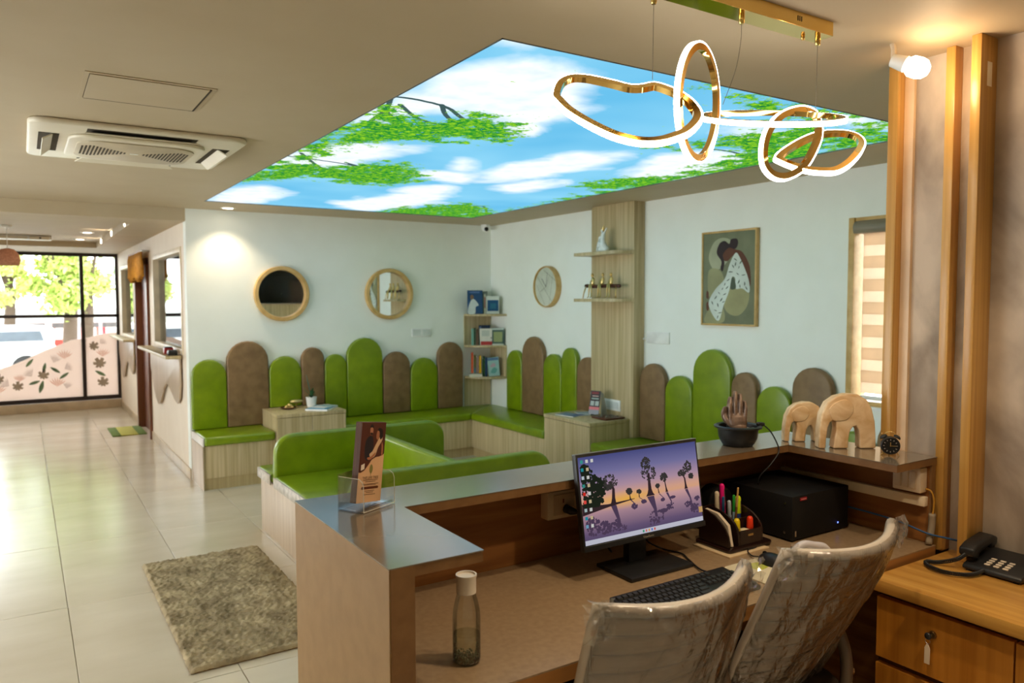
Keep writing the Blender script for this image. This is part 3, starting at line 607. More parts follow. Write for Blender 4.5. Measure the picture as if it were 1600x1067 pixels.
# round mirrors and clock
def ringframe(R1, R0, d, n=40):
    g = G(); v = []
    for k in range(n):
        a = 2 * math.pi * k / n
        for r, w in ((R1, 0), (R1, d * .8), (R1 - .006, d), (R0 + .004, d), (R0, d * .7), (R0, 0)): v.append((r * math.cos(a), w, r * math.sin(a)))
    f = []
    for k in range(n):
        j = (k + 1) % n
        f += [(k * 6 + q, k * 6 + (q + 1) % 6, j * 6 + (q + 1) % 6, j * 6 + q) for q in range(6)]
    return g.add(v, f)
def disc(R0, w, n=40): return G().add([(R0 * math.cos(2 * math.pi * k / n), w, R0 * math.sin(2 * math.pi * k / n)) for k in range(n)], [tuple(range(n))])
for x, l in ((2.085, 'round oak-framed mirror reflecting a dark television'), (3.185, 'round oak-framed mirror reflecting the shelf and framed picture')):
    t = thing('round_mirror', l, 'mirror', (x, YA - .001, 1.684), rotz=math.pi, group=None)
    put('frame', ringframe(.262, .222, .045), M_fr, t, world=False, smooth=True, auto=35)
    put('mirror_glass', G().lathe([(.001, .004), (.2235, .004)], 48, close=False).xf(Matrix.Rotation(R(-90), 4, 'X')), M_mirror, t, world=False)
t = thing('wall_clock', 'round pale wood wall clock with a marbled face and thin lines', 'clock', (XB - .001, 6.2, 1.75), rotz=R(90))
put('case', ringframe(.205, .19, .06), M_fr, t, world=False, smooth=True, auto=35)
put('face', disc(.192, .04), mat('clock_face', S(196, 200, 184), S(214, 216, 202), rough=.4, scale=(9, 9, 9)), t, world=False)
def bar(x0, z0, x1, z1, w, y): 
    d = Vector((x1 - x0, 0, z1 - z0)); n = Vector((-d.z, 0, d.x)).normalized() * w; a = Vector((x0, y, z0)); b = Vector((x1, y, z1))
    return G().add([a - n, b - n, b + n, a + n], [(0, 1, 2, 3)])
M_ln = mat('clock_line', S(120, 116, 96), rough=.5)
for q in ((0, 0, -.06, .12), (0, 0, .1, -.05), (-.17, .05, .05, .17), (-.1, -.15, .15, .1), (-.05, -.18, -.12, .14), (.02, -.18, .17, .03)):
    put('face_line', bar(*q, .0016, .0412), M_ln, t, world=False)
put('hand', bar(0, 0, .07, .08, .003, .043), M_dark, t, world=False); put('hand', bar(0, 0, -.03, .14, .0025, .044), M_dark, t, world=False)
# framed picture of a seated woman
pt = thing('framed_picture', 'tall framed print of a bowed woman in a white patterned blouse', 'picture', (XB - .001, 3.89, 1.78))
py0, py1, pz0, pz1 = 4.152, 3.632, 1.425, 2.128
px = XB - .034
put('frame', G().box(px, XB - .001, py1, py1 + .014, pz0, pz1).box(px, XB - .001, py0 - .014, py0, pz0, pz1).box(px, XB - .001, py1 + .014, py0 - .014, pz0, pz0 + .014).box(px, XB - .001, py1 + .014, py0 - .014, pz1 - .014, pz1), M_fr, pt, bev=.002)
put('canvas', G().box(px + .008, XB - .002, py1 + .0145, py0 - .0145, pz0 + .0145, pz1 - .0145), mat('canvas_sage', S(112, 116, 90), S(124, 128, 102), rough=.7, scale=(8, 8, 8)), pt)
pw, ph = py0 - py1 - .03, pz1 - pz0 - .03
pm = lambda u, v, w: (px + .0078 - w, py0 - .015 - u * pw, pz0 + .015 + (1 - v) * ph)
PC = {k: mat('print_' + k, S(*c), rough=.7) for k, c in dict(halo=(166, 168, 140), hair=(48, 34, 36), skin=(98, 58, 40), white=(206, 214, 206), pat=(74, 84, 70), seat=(152, 150, 112), skirt=(158, 154, 112)).items()}
def zz(pts): return [((x - 155) / 450, (y - 110) / 830) for x, y in pts]
def pr(name, pts, c, w, k=4): return put(name, G().flat(crom(zz(pts), k), pm, w), PC[c], pt)
pr('printed_shape', [(215, 260), (260, 180), (330, 155), (400, 190), (410, 300), (330, 420), (250, 440), (205, 350)], 'halo', .0003)
pr('printed_shape', [(205, 450), (290, 440), (340, 520), (330, 640), (230, 700), (200, 640)], 'seat', .0004)
pr('printed_shape', [(170, 930), (215, 800), (320, 780), (355, 880), (320, 935)], 'seat', .0004)
pr('printed_shape', [(345, 760), (380, 640), (470, 590), (555, 650), (545, 770), (490, 850), (430, 865), (370, 830)], 'skirt', .0006)
pr('printed_shape', [(310, 310), (360, 240), (440, 270), (500, 300), (560, 430), (568, 600), (530, 540), (480, 400), (430, 320), (370, 370), (325, 350)], 'skin', .0005)
pr('printed_shape', [(188, 640), (205, 650), (205, 710), (185, 700)], 'skin', .0005); pr('printed_shape', [(188, 750), (208, 745), (206, 820), (188, 810)], 'skin', .0005)
pr('printed_shape', [(275, 290), (300, 205), (345, 185), (385, 215), (400, 175), (450, 175), (460, 220), (435, 265), (380, 250), (330, 310), (345, 380), (330, 460), (310, 430), (318, 370)], 'hair', .0008)
pr('printed_shape', [(440, 300), (480, 350), (540, 500), (562, 600), (555, 660), (500, 620), (445, 620), (440, 530), (410, 520), (390, 640), (340, 780), (310, 900), (275, 905), (220, 810), (210, 730), (270, 620), (350, 530), (390, 400)], 'white', .0009)
rr_ = random.Random(3)
wp = [(440, 360), (420, 420), (470, 430), (400, 470), (460, 490), (510, 500), (380, 540), (350, 580), (470, 560), (520, 580), (330, 620), (370, 610), (300, 660), (350, 670), (270, 700), (320, 720), (240, 750), (290, 770), (340, 740), (270, 820), (310, 840), (290, 880), (480, 600), (535, 620), (440, 400), (485, 385)]
for x, y in wp:
    a = rr_.uniform(0, 3); s = rr_.uniform(14, 22)
    pr('printed_stroke', [(x + math.cos(a) * s, y + math.sin(a) * s), (x - math.sin(a) * s * .18, y + math.cos(a) * s * .18), (x - math.cos(a) * s, y - math.sin(a) * s), (x + math.sin(a) * s * .3, y - math.cos(a) * s * .3)], 'pat', .0011, 3)
pr('printed_shape', [(415, 520), (440, 560), (445, 620), (400, 620)], 'pat', .0012)
# television and timber strip opposite the mirrors (seen reflected)
tv = thing('wall_television', 'wide black television on the nook wall, seen in the round mirror', 'television', (3.7, 1.54, 1.5))
put('screen', G().box(3.05, 4.3, 1.575, 1.60, 1.575, 2.27), M_blackg, tv, bev=.003)
put('bracket', G().box(3.5, 3.9, 1.5305, 1.5745, 1.75, 2.05), M_black, tv)
tp = tag(put('wood_cladding', G().box(2.9, 4.38, 1.5305, 1.56, .5, 1.565), M_lam), 'pale wood wall panel under the television, seen in the round mirror', 'panel')
# floor textiles
M_rug = mat('shag_rug', S(122, 106, 78), S(186, 168, 134), rough=.95, scale=(9, 9, 9), detail=9, bump=.6, bdist=.02, lo=.32, hi=.68)
ru = thing('shag_rug', 'taupe shaggy rectangular rug on the floor by the counter', 'rug', (.91, 4.25, 0))
put('backing', G().box(.568, 1.25, 3.47, 5.05, .001, .006), mat('rug_backing', S(120, 84, 40), rough=.9), ru)
n = 0; g = G(); nx_, ny_ = 70, 160; vv = []
for j in range(ny_):
    for i in range(nx_):
        x = .565 + .688 * i / (nx_ - 1); y = 3.465 + 1.59 * j / (ny_ - 1); e = min(i, nx_ - 1 - i, j, ny_ - 1 - j)
        vv.append((x + random.uniform(-.004, .004), y + random.uniform(-.004, .004), .0065 + (0 if e == 0 else .016 + random.uniform(-.006, .006))))
g.add(vv, [(j * nx_ + i, j * nx_ + i + 1, (j + 1) * nx_ + i + 1, (j + 1) * nx_ + i) for j in range(ny_ - 1) for i in range(nx_ - 1)])
po = put('pile', g, M_rug, ru, smooth=True); po['kind'] = 'stuff'
mt = thing('door_mat', 'small mat striped light and dark green in front of the brown door', 'mat', (1.05, 10.5, 0))
M_m1 = mat('mat_green', S(92, 116, 46), S(110, 132, 58), rough=.9, scale=(60, 60, 60)); M_m2 = mat('mat_lime', S(176, 172, 74), S(190, 186, 90), rough=.9, scale=(60, 60, 60))
for a, b, m in ((.862, .955, M_m1), (.956, 1.142, M_m2), (1.143, 1.236, M_m1)): put('stripe', G().box(a, b, 10.16, 10.85, .001, .012), m, mt, bev=.003)
# ------------------------------------------------------------------ reception counter
ZTOP, ZD = 1.092, .80
ct = thing('reception_counter', 'U-shaped reception counter with glossy taupe top and inner desk', 'counter', (1.58, 1.68, 0))
put('counter_top', G().prism([(.59, 1.985), (.59, 1.37), (.807, 1.37), (.807, 1.772), (2.33, 1.772), (2.33, 1.362), (2.565, 1.362), (2.565, 1.985)], ZTOP - .0025, ZTOP, XY), M_top, ct)
put('top_core', G().prism([(.647, 1.983), (.647, 1.3725), (.806, 1.3725), (.806, 1.773), (2.331, 1.773), (2.331, 1.3635), (2.564, 1.3635), (2.564, 1.983)], ZTOP - .026, ZTOP - .0026, XY), M_edge, ct)
put('end_panel', G().box(.591, .646, 1.372, 1.984, 0, ZTOP - .0026), M_side, ct)
put('end_edge', G().box(.594, .646, 1.3695, 1.3715, 0, ZTOP - .0026), M_edge, ct)
put('front_panel', G().box(.647, 2.564, 1.957, 1.984, 0, ZTOP - .0265), M_lamp, ct)
put('inner_panel', G().box(.647, 2.54, 1.953, 1.9565, ZD, ZTOP - .0265), M_wood2, ct)
put('return_panel', G().box(2.541, 2.564, 1.374, 1.956, 0, ZTOP - .0265), mat('return_wood', S(126, 78, 34), S(158, 104, 52), rough=.45, scale=(30, 2.5, 26), detail=6, dist=.6), ct)
put('return_edge', G().box(2.541, 2.564, 1.366, 1.3735, 0, ZTOP - .0265), M_edge, ct)
put('work_surface', G().box(.647, 2.5405, 1.347, 1.9525, ZD - .004, ZD), M_desk, ct)
put('work_surface_edge', G().box(.647, 2.5405, 1.347, 1.9525, ZD - .04, ZD - .0045), mat('desk_edge', S(150, 100, 50), S(164, 114, 62), rough=.4, scale=(2, 30, 30)), ct)
put('cable_trunking', G().box(1.95, 2.5, 1.93, 1.9528, .905, .94), M_cream, ct, bev=.003)
put('cable_trunking', G().box(2.518, 2.5405, 1.375, 1.9525, .925, .958), M_cream, ct, bev=.003)
put('modesty_panel', G().box(.647, 2.54, 1.90, 1.93, 0, ZD - .041), M_wood2, ct)
# sockets
s1 = thing('power_socket', 'beige double power socket box on the inner panel beside the monitor', 'socket', (1.43, 1.953, .93))
put('box', G().box(1.357, 1.52, 1.912, 1.9525, .932, 1.02), M_cream, s1, bev=.004)
put('socket_face', G().box(1.378, 1.515, 1.909, 1.9118, .945, 1.01), mat('socket_face', S(206, 184, 152), rough=.4), s1, bev=.001, seg=1)
put('switch_rocker', G().box(1.458, 1.474, 1.905, 1.909, .965, 1.0), M_cream, s1)
put('indicator', G().box(1.413, 1.417, 1.908, 1.909, .982, .995), mat('ind_red', S(120, 40, 20), rough=.4), s1)
pl = thing('power_plug', 'black plug and cable in the beige socket by the monitor', 'plug', (1.43, 1.9, .955))
put('plug_body', G().tube([(1.425, 1.9085, .962), (1.428, 1.885, .96), (1.445, 1.868, .956)], (.014, .013, .006), 10), M_black, pl, smooth=True)
put('cable', G().tube(cro([(1.443, 1.87, .957), (1.475, 1.865, .94), (1.52, 1.875, .90), (1.55, 1.88, .85), (1.58, 1.87, .806)]), .0035, 6), M_black, pl, smooth=True)
s2 = thing('power_socket', 'cream three-module socket box under the counter end by the oak fins', 'socket', (2.52, 1.42, .97))
put('box', G().box(2.50, 2.5405, 1.38, 1.478, .972, 1.056), M_cream, s2, bev=.004)
for k in range(3): put('rocker', G().box(2.496, 2.4999, 1.395 + .026 * k, 1.415 + .026 * k, .985, 1.043), MATS['socket_face'], s2, bev=.001, seg=1)
tag(put('yellow_cable', G().tube(cro([(2.53, 1.379, .985), (2.532, 1.362, .98), (2.536, 1.354, .955), (2.536, 1.354, .925), (2.532, 1.355, .90)]), .003, 6), mat('cable_yellow', S(180, 130, 40), rough=.5), smooth=True), 'short yellow and black cable looping out of the cream socket box', 'cable')
tag(put('cable_sleeve', G().tube(cro([(2.532, 1.356, .905), (2.534, 1.358, .86), (2.522, 1.36, .803)]), (.011,) * 13, 10), mat('sleeve_grey', S(150, 136, 116), rough=.5), smooth=True), 'grey flexible cable sleeve rising from the desk under the yellow cable', 'cable sleeve')
tag(put('network_cable', G().tube(cro([(2.472, 1.70, .875), (2.50, 1.60, .868), (2.50, 1.46, .862), (2.51, 1.36, .842), (2.55, 1.315, .83), (2.60, 1.285, .815), (2.608, 1.27, .80)]), .0035, 6), mat('cable_blue', S(44, 84, 130), rough=.5), smooth=True), 'blue network cable running from the black computer to the oak fins', 'cable')
# ------------------------------------------------------------------ credenza
cr = thing('credenza', 'honey oak credenza with drawers, carrying the desk telephone', 'cabinet', (2.39, .4, 0))
put('top', G().box(2.15, XC - .001, -.9, 1.335, .738, .775), M_oakx, cr, bev=.002)
put('carcass', G().box(2.205, XC - .001, -.89, 1.334, .06, .737), mat('carcass_dark', S(92, 52, 16), rough=.6), cr)
put('plinth', G().box(2.24, XC - .001, -.88, 1.33, 0, .0595), M_edge, cr)
k = 0
for y1, y0 in ((1.33, .945), (.94, .30), (.295, -.345)):
    for z0, z1 in ((.525, .712), (.305, .505), (.07, .285)):
        dr = put('drawer', G().box(2.182, 2.2045, y0, y1, z0, z1), M_drawer, cr, bev=.0015, seg=1)
        if k == 0:
            put('lock', G().lathe([(.001, .006), (.009, .006), (.0115, .002), (.0115, 0), (.001, 0)], 16).xf(Matrix.Translation((2.1815, 1.157, .653)) @ Matrix.Rotation(R(-90), 4, 'Y')), mat('lock_brass', (.25, .16, .06), rough=.4, metal=1), dr, smooth=True, auto=40)
        k += 1
ky = thing('drawer_key', 'black-headed key with a white oblong tag hanging in the drawer lock', 'key', (2.17, 1.157, .57))
put('key_head', G().ball((2.163, 1.161, .652), .0105, 12, (.6, 1, 1)), M_black, ky, smooth=True)
put('key_shank', G().cyl((2.1755, 1.157, .653), (2.166, 1.159, .653), .003, 8), M_steel, ky)
put('split_ring', G().tube([(2.161, 1.160 + .007 * math.cos(a), .638 + .008 * math.sin(a)) for a in np.linspace(0, 2 * math.pi, 15)[:-1]], .0008, 6, closed=True), M_steel, ky)
put('tag', G().prism([(1.152, .572), (1.168, .572), (1.168, .618), (1.163, .629), (1.157, .629), (1.152, .618)], 2.158, 2.1605, YZ), mat('tag_white', S(226, 204, 178), rough=.5), ky, bev=.0008, seg=1)
# telephone
ph = thing('desk_telephone', 'black push-button desk telephone with coiled cord on the credenza', 'telephone', (2.53, 1.142, .775), rotz=R(-90)); ph.scale = (1, .72, 1)
def wedge(x0, x1, y0, y1, h0, h1): return G().prism([(y0, .004), (y1, .004), (y1, h1), (y1 - .02, h1 + .004), (y0 + .012, h0), (y0, h0 - .006)], x0, x1, lambda u, v, w: (w, u, v))
put('body', wedge(-.075, .095, -.11, .10, .022, .05), M_black, ph, world=False, bev=.006)
put('feet', G().box(-.065, -.05, -.10, -.085, 0, .005).box(.07, .085, -.10, -.085, 0, .005).box(-.065, -.05, .08, .095, 0, .005).box(.07, .085, .08, .095, 0, .005), M_blackm, ph, world=False)
hs = G()
hs.prism([(-.105, .045), (-.062, .032), (-.05, .05), (.045, .066), (.055, .052), (.10, .062), (.105, .085), (.06, .097), (-.06, .083), (-.105, .068)], -.088, -.042, lambda u, v, w: (w, u, v))
put('handset', hs, M_black, ph, world=False, bev=.007, seg=3)
M_key = mat('phone_key', S(214, 198, 176), rough=.4)
for r_ in range(4):
    for c_ in range(3):
        x, y = -.012 + c_ * .026, -.075 + r_ * .02; z = .0225 + (y + .1) * .135
        put('button', G().box(x - .008, x + .008, y - .006, y + .006, z, z + .005), M_key, ph, world=False, bev=.002)
put('label_strip', G().box(-.02, .06, .035, .055, .0433, .0445), MATS['plate_face'], ph, world=False)
cp = [(-.066, -.105, .05), (-.11, -.115, .03), (-.13, -.07, .011), (-.125, .0, .011), (-.10, .07, .011), (-.085, .10, .025)]
cp = [(-.066, -.10, .05), (-.085, -.125, .03), (-.13, -.15, .011), (-.155, -.1875, .011), (-.13, -.232, .011), (-.075, -.25, .011), (-.03, -.215, .011), (-.015, -.16, .011), (-.012, -.112, .014)]
base = cro(cp, 14); coil = []
for i, p in enumerate(base):
    for j in range(4):
        q = Vector(base[i]).lerp(Vector(base[min(i + 1, len(base) - 1)]), j / 4); a = (i * 4 + j) * 1.25
        coil.append(q + Vector((math.cos(a) * .0045, math.cos(a) * .003, math.sin(a) * .0055)))
put('coiled_cord', G().tube(coil, .0024, 5), M_black, ph, world=False, smooth=True)
tag(put('metal_knob', G().lathe([(.012, 0), (.016, .004), (.016, .016), (.01, .022), (.001, .023)], 20, (2.155 + .03, .885, .7755)), M_steel, smooth=True, auto=40), 'small round steel desk knob at the edge of the credenza top', 'knob')
# ------------------------------------------------------------------ monitor
mo = thing('desktop_monitor', 'black computer monitor showing a purple sunset with trees', 'monitor', (1.58, 1.715, ZD), rotz=0)
tilt = Matrix.Translation((1.58, 1.70, .895)) @ Matrix.Rotation(R(-9), 4, 'X')
mw, mh = .491, .278
tf = lambda g: g.xf(tilt)
put('bezel', tf(G().box(-mw / 2, mw / 2, .0, .018, 0, mh)), M_black, mo, bev=.002)
put('chin', tf(G().box(-mw / 2, mw / 2, -.004, 0, -.0, .016)), M_black, mo, bev=.001, seg=1)
put('edge_strip', tf(G().box(-mw / 2, mw / 2, -.0015, .018, mh, mh + .002)), mat('mon_edge', S(120, 120, 116), rough=.3, metal=.6), mo)
M_scr = bpy.data.materials.new('screen_picture'); M_scr.use_nodes = True; nt = M_scr.node_tree; nt.nodes.clear(); N = nt.nodes.new; Lk = nt.links.new
tc = N('ShaderNodeTexCoord'); sx = N('ShaderNodeSeparateXYZ'); Lk(tc.outputs['UV'], sx.inputs[0])
r1 = N('ShaderNodeValToRGB'); e = r1.color_ramp.elements
st = [(0, S(82, 72, 108)), (.12, S(112, 92, 126)), (.3, S(176, 140, 156)), (.42, S(220, 170, 168)), (.455, S(236, 178, 140)), (.5, S(232, 176, 150)), (.62, S(190, 156, 176)), (.8, S(128, 124, 172)), (1, S(80, 84, 140))]
while len(e) < len(st): e.new(.5)
for k, (p_, c_) in enumerate(st): e[k].position = p_; e[k].color = c4(c_)
Lk(sx.outputs[1], r1.inputs[0])
# a glow of sunset over the horizon, part of the picture on the screen
gd = N('ShaderNodeTexGradient'); gd.gradient_type = 'SPHERICAL'; mp = N('ShaderNodeMapping'); mp.inputs['Location'].default_value = (-.36 * 3, -.44 * 9, 0); mp.inputs['Scale'].default_value = (3, 9, 1)
Lk(tc.outputs['UV'], mp.inputs[0]); Lk(mp.outputs[0], gd.inputs[0])
mx = N('ShaderNodeMix'); mx.data_type = 'RGBA'; Lk(gd.outputs['Fac'], mx.inputs[0]); Lk(r1.outputs[0], mx.inputs[6]); mx.inputs[7].default_value = c4(S(252, 190, 80))
em = N('ShaderNodeEmission'); em.inputs[1].default_value = .52; Lk(mx.outputs[2], em.inputs[0]); ou = N('ShaderNodeOutputMaterial'); Lk(em.outputs[0], ou.inputs[0])
sw_, sh_ = mw - .014, mh - .026
sm = lambda u, v, w: tuple(tilt @ Vector((-sw_ / 2 + u * sw_, -.0006 - w, .018 + v * sh_)))
sc_ = put('screen', G().add([sm(0, 0, 0), sm(1, 0, 0), sm(1, 1, 0), sm(0, 1, 0)], [(0, 1, 2, 3)]), M_scr, mo)
uv = sc_.data.uv_layers.new(name='UVMap')
for li, lp in enumerate(sc_.data.loops): uv.data[li].uv = ((0, 0), (1, 0), (1, 1), (0, 1))[lp.vertex_index]
def scr(nm, c, s=.52): return glow('px_' + nm, c, s)
P_tr, P_cr, P_ref, P_bar = scr('trunk', S(58, 42, 46)), scr('crown', S(62, 58, 56)), scr('reflection', S(84, 66, 92)), scr('taskbar', S(206, 206, 222))
rs = random.Random(11)
def crown(spots, n, s, flip=1, base=.45):
    g = G()
    for cx, cy, rx, ry in spots:
        for k in range(n):
            a, q = rs.uniform(0, 6.28), math.sqrt(rs.random()); x = cx + rx * q * math.cos(a); y = cy + ry * q * math.sin(a) * flip; m_ = rs.randint(5, 7); r0 = s * rs.uniform(.6, 1.2)
            if not (.004 < x - r0 and x + r0 < .996 and y - r0 * 1.8 > .07 and y + r0 * 1.8 < .996): continue
            g.flat([(x + r0 * math.cos(6.28 * j / m_) * rs.uniform(.7, 1.2), y + r0 * 1.75 * math.sin(6.28 * j / m_) * rs.uniform(.7, 1.2)) for j in range(m_)], sm, .0006)
    return g
def trunk(pts, w0, w1, wv=.0005):
    L = []; Rr = []; n = len(pts)
    for i, (x, y) in enumerate(pts): w = w1 + (w0 - w1) * max(0, 1 - i / (n - 1)) ** 2.6; L.append((x - w, y)); Rr.append((x + w, y))
    return G().flat(L + Rr[::-1], sm, wv)
# hill line and its bank
put('screen_bank', G().flat([(0, .36), (.0, .335), (.2, .385), (.42, .425), (.42, .432), (.2, .42), (.05, .44), (0, .47)], sm, .0004), P_tr, sc_)
trees = [((.245, .40), (.255, .58), .028, .010, [(.235, .68, .06, .075), (.215, .62, .035, .04)]), ((.555, .425), (.555, .60), .038, .010, [(.555, .70, .062, .10), (.54, .82, .04, .07)]),
         ((.70, .435), (.69, .56), .012, .004, [(.685, .62, .03, .05)]), ((.875, .43), (.87, .56), .016, .006, [(.85, .63, .035, .04), (.905, .70, .04, .07), (.93, .58, .02, .03)]),
         ((.385, .43), (.382, .49), .008, .003, [(.38, .525, .022, .035)]), ((.46, .435), (.46, .48), .006, .003, [(.46, .50, .018, .02)]), ((.63, .44), (.625, .50), .006, .003, [(.622, .53, .014, .02)])]
for (x0, y0), (x1, y1), w0, w1, cs in trees:
    tr_ = put('screen_tree', trunk([(x0, y0), (x0 * .8 + x1 * .2, y0 * .8 + y1 * .2), (x0 * .55 + x1 * .45, (y0 * .55 + y1 * .45)), (x1, y1), (cs[0][0], cs[0][1])], w0, w1), P_tr, sc_)
    put('crown', crown(cs, 70, .0075), P_cr, tr_)
    f_ = lambda y: max(.08, y0 - (y - y0) * .95)
    put('reflection', trunk([(x0, y0 - .005), (x0 + .03, f_(y1)), (x0 + .035, f_(cs[0][1]))], w0 * .8, w1, .0003), P_ref, tr_)
    put('crown_reflection', crown([(c[0] + .035, f_(c[1]), c[2] * 1.1, c[3] * .8) for c in cs], 36, .008), P_ref, tr_)
put('screen_foliage', crown([(.06, .66, .07, .22), (.13, .62, .06, .14), (.03, .82, .05, .1), (.08, .47, .09, .05)], 150, .012), scr('foliage', S(34, 40, 30)), sc_)
put('screen_foliage', crown([(.07, .2, .06, .1), (.16, .16, .06, .07)], 60, .011), P_ref, sc_)
for x, y, r0 in ((.745, .36, .028), (.655, .22, .04), (.93, .17, .04)): put('screen_rock', G().flat([(x + r0 * math.cos(a), y + r0 * .7 * math.sin(a)) for a in np.linspace(0, 6.1, 9)], sm, .0007), P_ref, sc_)
put('task_bar', G().flat([(0, 0), (1, 0), (1, .055), (0, .055)], sm, .0009), P_bar, sc_)
for k, c_ in enumerate(((60, 160, 120), (220, 120, 110), (230, 170, 90), (110, 130, 210), (220, 100, 90))): put('task_icon', G().flat([(.46 + k * .024, .014), (.473 + k * .024, .014), (.473 + k * .024, .042), (.46 + k * .024, .042)], sm, .0011), scr('ti%d' % k, S(*c_)), sc_)
ic = [(60, 160, 150), (40, 150, 160), (200, 210, 220), (60, 150, 140), (220, 50, 40), (240, 80, 70), (180, 200, 200), (40, 150, 170), (120, 170, 200)]
for k in range(27):
    col_, row = k // 9, k % 9
    if col_ == 2 and row > 0: continue
    x, y = .015 + col_ * .04, .93 - row * .092
    c_ = ic[row] if col_ == 0 else ((210, 190, 150) if row % 2 else (220, 220, 215))
    put('desktop_icon', G().flat([(x, y), (x + .02, y), (x + .02, y + .038), (x, y + .038)], sm, .0011), scr('ic%d' % k, S(*c_)), sc_)
put('corner_sticker', tf(G().box(mw / 2 - .022, mw / 2 - .006, -.0022, -.0015, .045, .063)), mat('sticker_tan', S(232, 206, 160), rough=.6), mo)
M_logo = mat('logo_grey', S(170, 160, 140), rough=.4)
text('brand_lettering', 'ViewSonic', .0105, M_logo, mo, Matrix.Translation(-Vector(mo.location)) @ tilt @ Matrix.Translation((0, -.0046, .008)) @ Matrix.Rotation(R(90), 4, 'X'))
put('neck', G().box(1.545, 1.615, 1.745, 1.775, ZD + .012, 1.02), M_black, mo, bev=.004)
put('stand_base', G().box(1.46, 1.712, 1.637, 1.80, ZD + .001, ZD + .013), M_black, mo, bev=.003)
# ------------------------------------------------------------------ keyboard, mouse and mat
kb = thing('keyboard', 'full-size black keyboard lying in front of the monitor', 'keyboard', (1.52, 1.475, ZD))
kx0, kx1, ky0, ky1 = 1.30, 1.738, 1.405, 1.548
kz = lambda y: ZD + .012 + (y - ky0) / (ky1 - ky0) * .012
put('body', G().add([(kx0, ky0, ZD + .001), (kx1, ky0, ZD + .001), (kx1, ky1, ZD + .001), (kx0, ky1, ZD + .001), (kx0, ky0, kz(ky0)), (kx1, ky0, kz(ky0)), (kx1, ky1, kz(ky1)), (kx0, ky1, kz(ky1))], [(0, 3, 2, 1), (4, 5, 6, 7), (0, 1, 5, 4), (1, 2, 6, 5), (2, 3, 7, 6), (3, 0, 4, 7)]), M_black, kb, bev=.003)
g = G()
def key(x, y, w, h=.0155):
    z = kz(y + h / 2); i = .0018; o0 = len(g.v)
    g.add([(x, y, z), (x + w, y, z), (x + w, y + h, z), (x, y + h, z), (x + i, y + i, z + .005), (x + w - i, y + i, z + .005), (x + w - i, y + h - i, z + .006), (x + i, y + h - i, z + .006)], [(4, 5, 6, 7), (0, 1, 5, 4), (1, 2, 6, 5), (2, 3, 7, 6), (3, 0, 4, 7)])
for r_ in range(6):
    y = ky0 + .010 + r_ * .0195 + (.006 if r_ == 5 else 0)
    x = kx0 + .008; ws = [.0165] * 15 if r_ > 0 else [.021, .018, .018, .11, .018, .018, .018, .021]
    if r_ == 1: ws = [.034] + [.0165] * 10 + [.044]
    if r_ == 2: ws = [.03] + [.0165] * 11 + [.032]
    if r_ == 3: ws = [.024] + [.0165] * 12 + [.024]
    for w in ws: key(x, y, w); x += w + .0027
    for k in range(3):
        if not (r_ == 2 or (r_ == 1 and k != 1)): key(kx0 + .303 + k * .0187, y, .016)
    for k in range(4):
        if r_ < 5: key(kx0 + .363 + k * .0183, y, .0158)
ko = put('keys', g, mat('key_black', (.02, .021, .022), (.03, .031, .032), rough=.45), kb); ko['kind'] = 'stuff'
tag(put('keyboard_cable', G().tube(cro([(1.70, 1.5495, ZD + .01), (1.70, 1.60, ZD + .006), (1.735, 1.68, ZD + .005), (1.76, 1.74, ZD + .005), (1.74, 1.80, ZD + .006), (1.70, 1.83, ZD + .03), (1.72, 1.86, ZD + .05)]), .0028, 6), M_black, smooth=True), 'thin black cable curling from the keyboard to behind the monitor', 'cable')
tag(put('mouse_mat', G().prism([(1.775, 1.385), (1.99, 1.385)] + arc(1.975, 1.565, .015, 0, 90, 4) + arc(1.79, 1.565, .015, 90, 180, 4), ZD + .0008, ZD + .004, XY), mat('mat_paper', S(206, 194, 160), S(220, 208, 176), rough=.6)), 'cream mouse mat with a green blot beside the keyboard', 'mouse mat')
MM = bpy.data.objects['mouse_mat']
put('green_print', G().flat(crom([(1.85, 1.50), (1.90, 1.51), (1.905, 1.545), (1.87, 1.555), (1.845, 1.53)]), XY, ZD + .0043), mat('mat_print', S(176, 180, 66), rough=.6), MM)
for k in range(5): put('text_line', G().box(1.80, 1.80 + (.05, .042, .055, .03, .04)[k], 1.40 + k * .008, 1.4025 + k * .008, ZD + .0041, ZD + .0044), mat('mat_ink%d' % k, S(150, 140, 110), rough=.6), MM)
ms = thing('computer_mouse', 'small black computer mouse on the cream mat', 'mouse', (1.925, 1.515, ZD + .004))
g = G(); prof = [(0, 0)]
v0 = []; nu, nv = 14, 8
for j in range(nv + 1):
    a = math.pi / 2 * j / nv
    for i in range(nu):
        b = 2 * math.pi * i / nu; v0.append((1.925 + .03 * math.cos(b) * math.cos(a), 1.515 + .052 * math.sin(b) * math.cos(a), ZD + .0045 + .034 * math.sin(a)))
g.add(v0, [(j * nu + i, j * nu + (i + 1) % nu, (j + 1) * nu + (i + 1) % nu, (j + 1) * nu + i) for j in range(nv) for i in range(nu)] + [tuple(range(nu))[::-1]])
put('shell', g, M_black, ms, smooth=True, auto=50)
put('wheel', G().cyl((1.922, 1.545, ZD + .031), (1.928, 1.545, ZD + .031), .006), M_blackm, ms)
put('cable', G().tube(cro([(1.925, 1.567, ZD + .012), (1.93, 1.60, ZD + .006), (1.96, 1.64, ZD + .006), (2.0, 1.645, ZD + .006), (2.04, 1.66, ZD + .006)]), .0022, 6), M_black, ms, smooth=True)
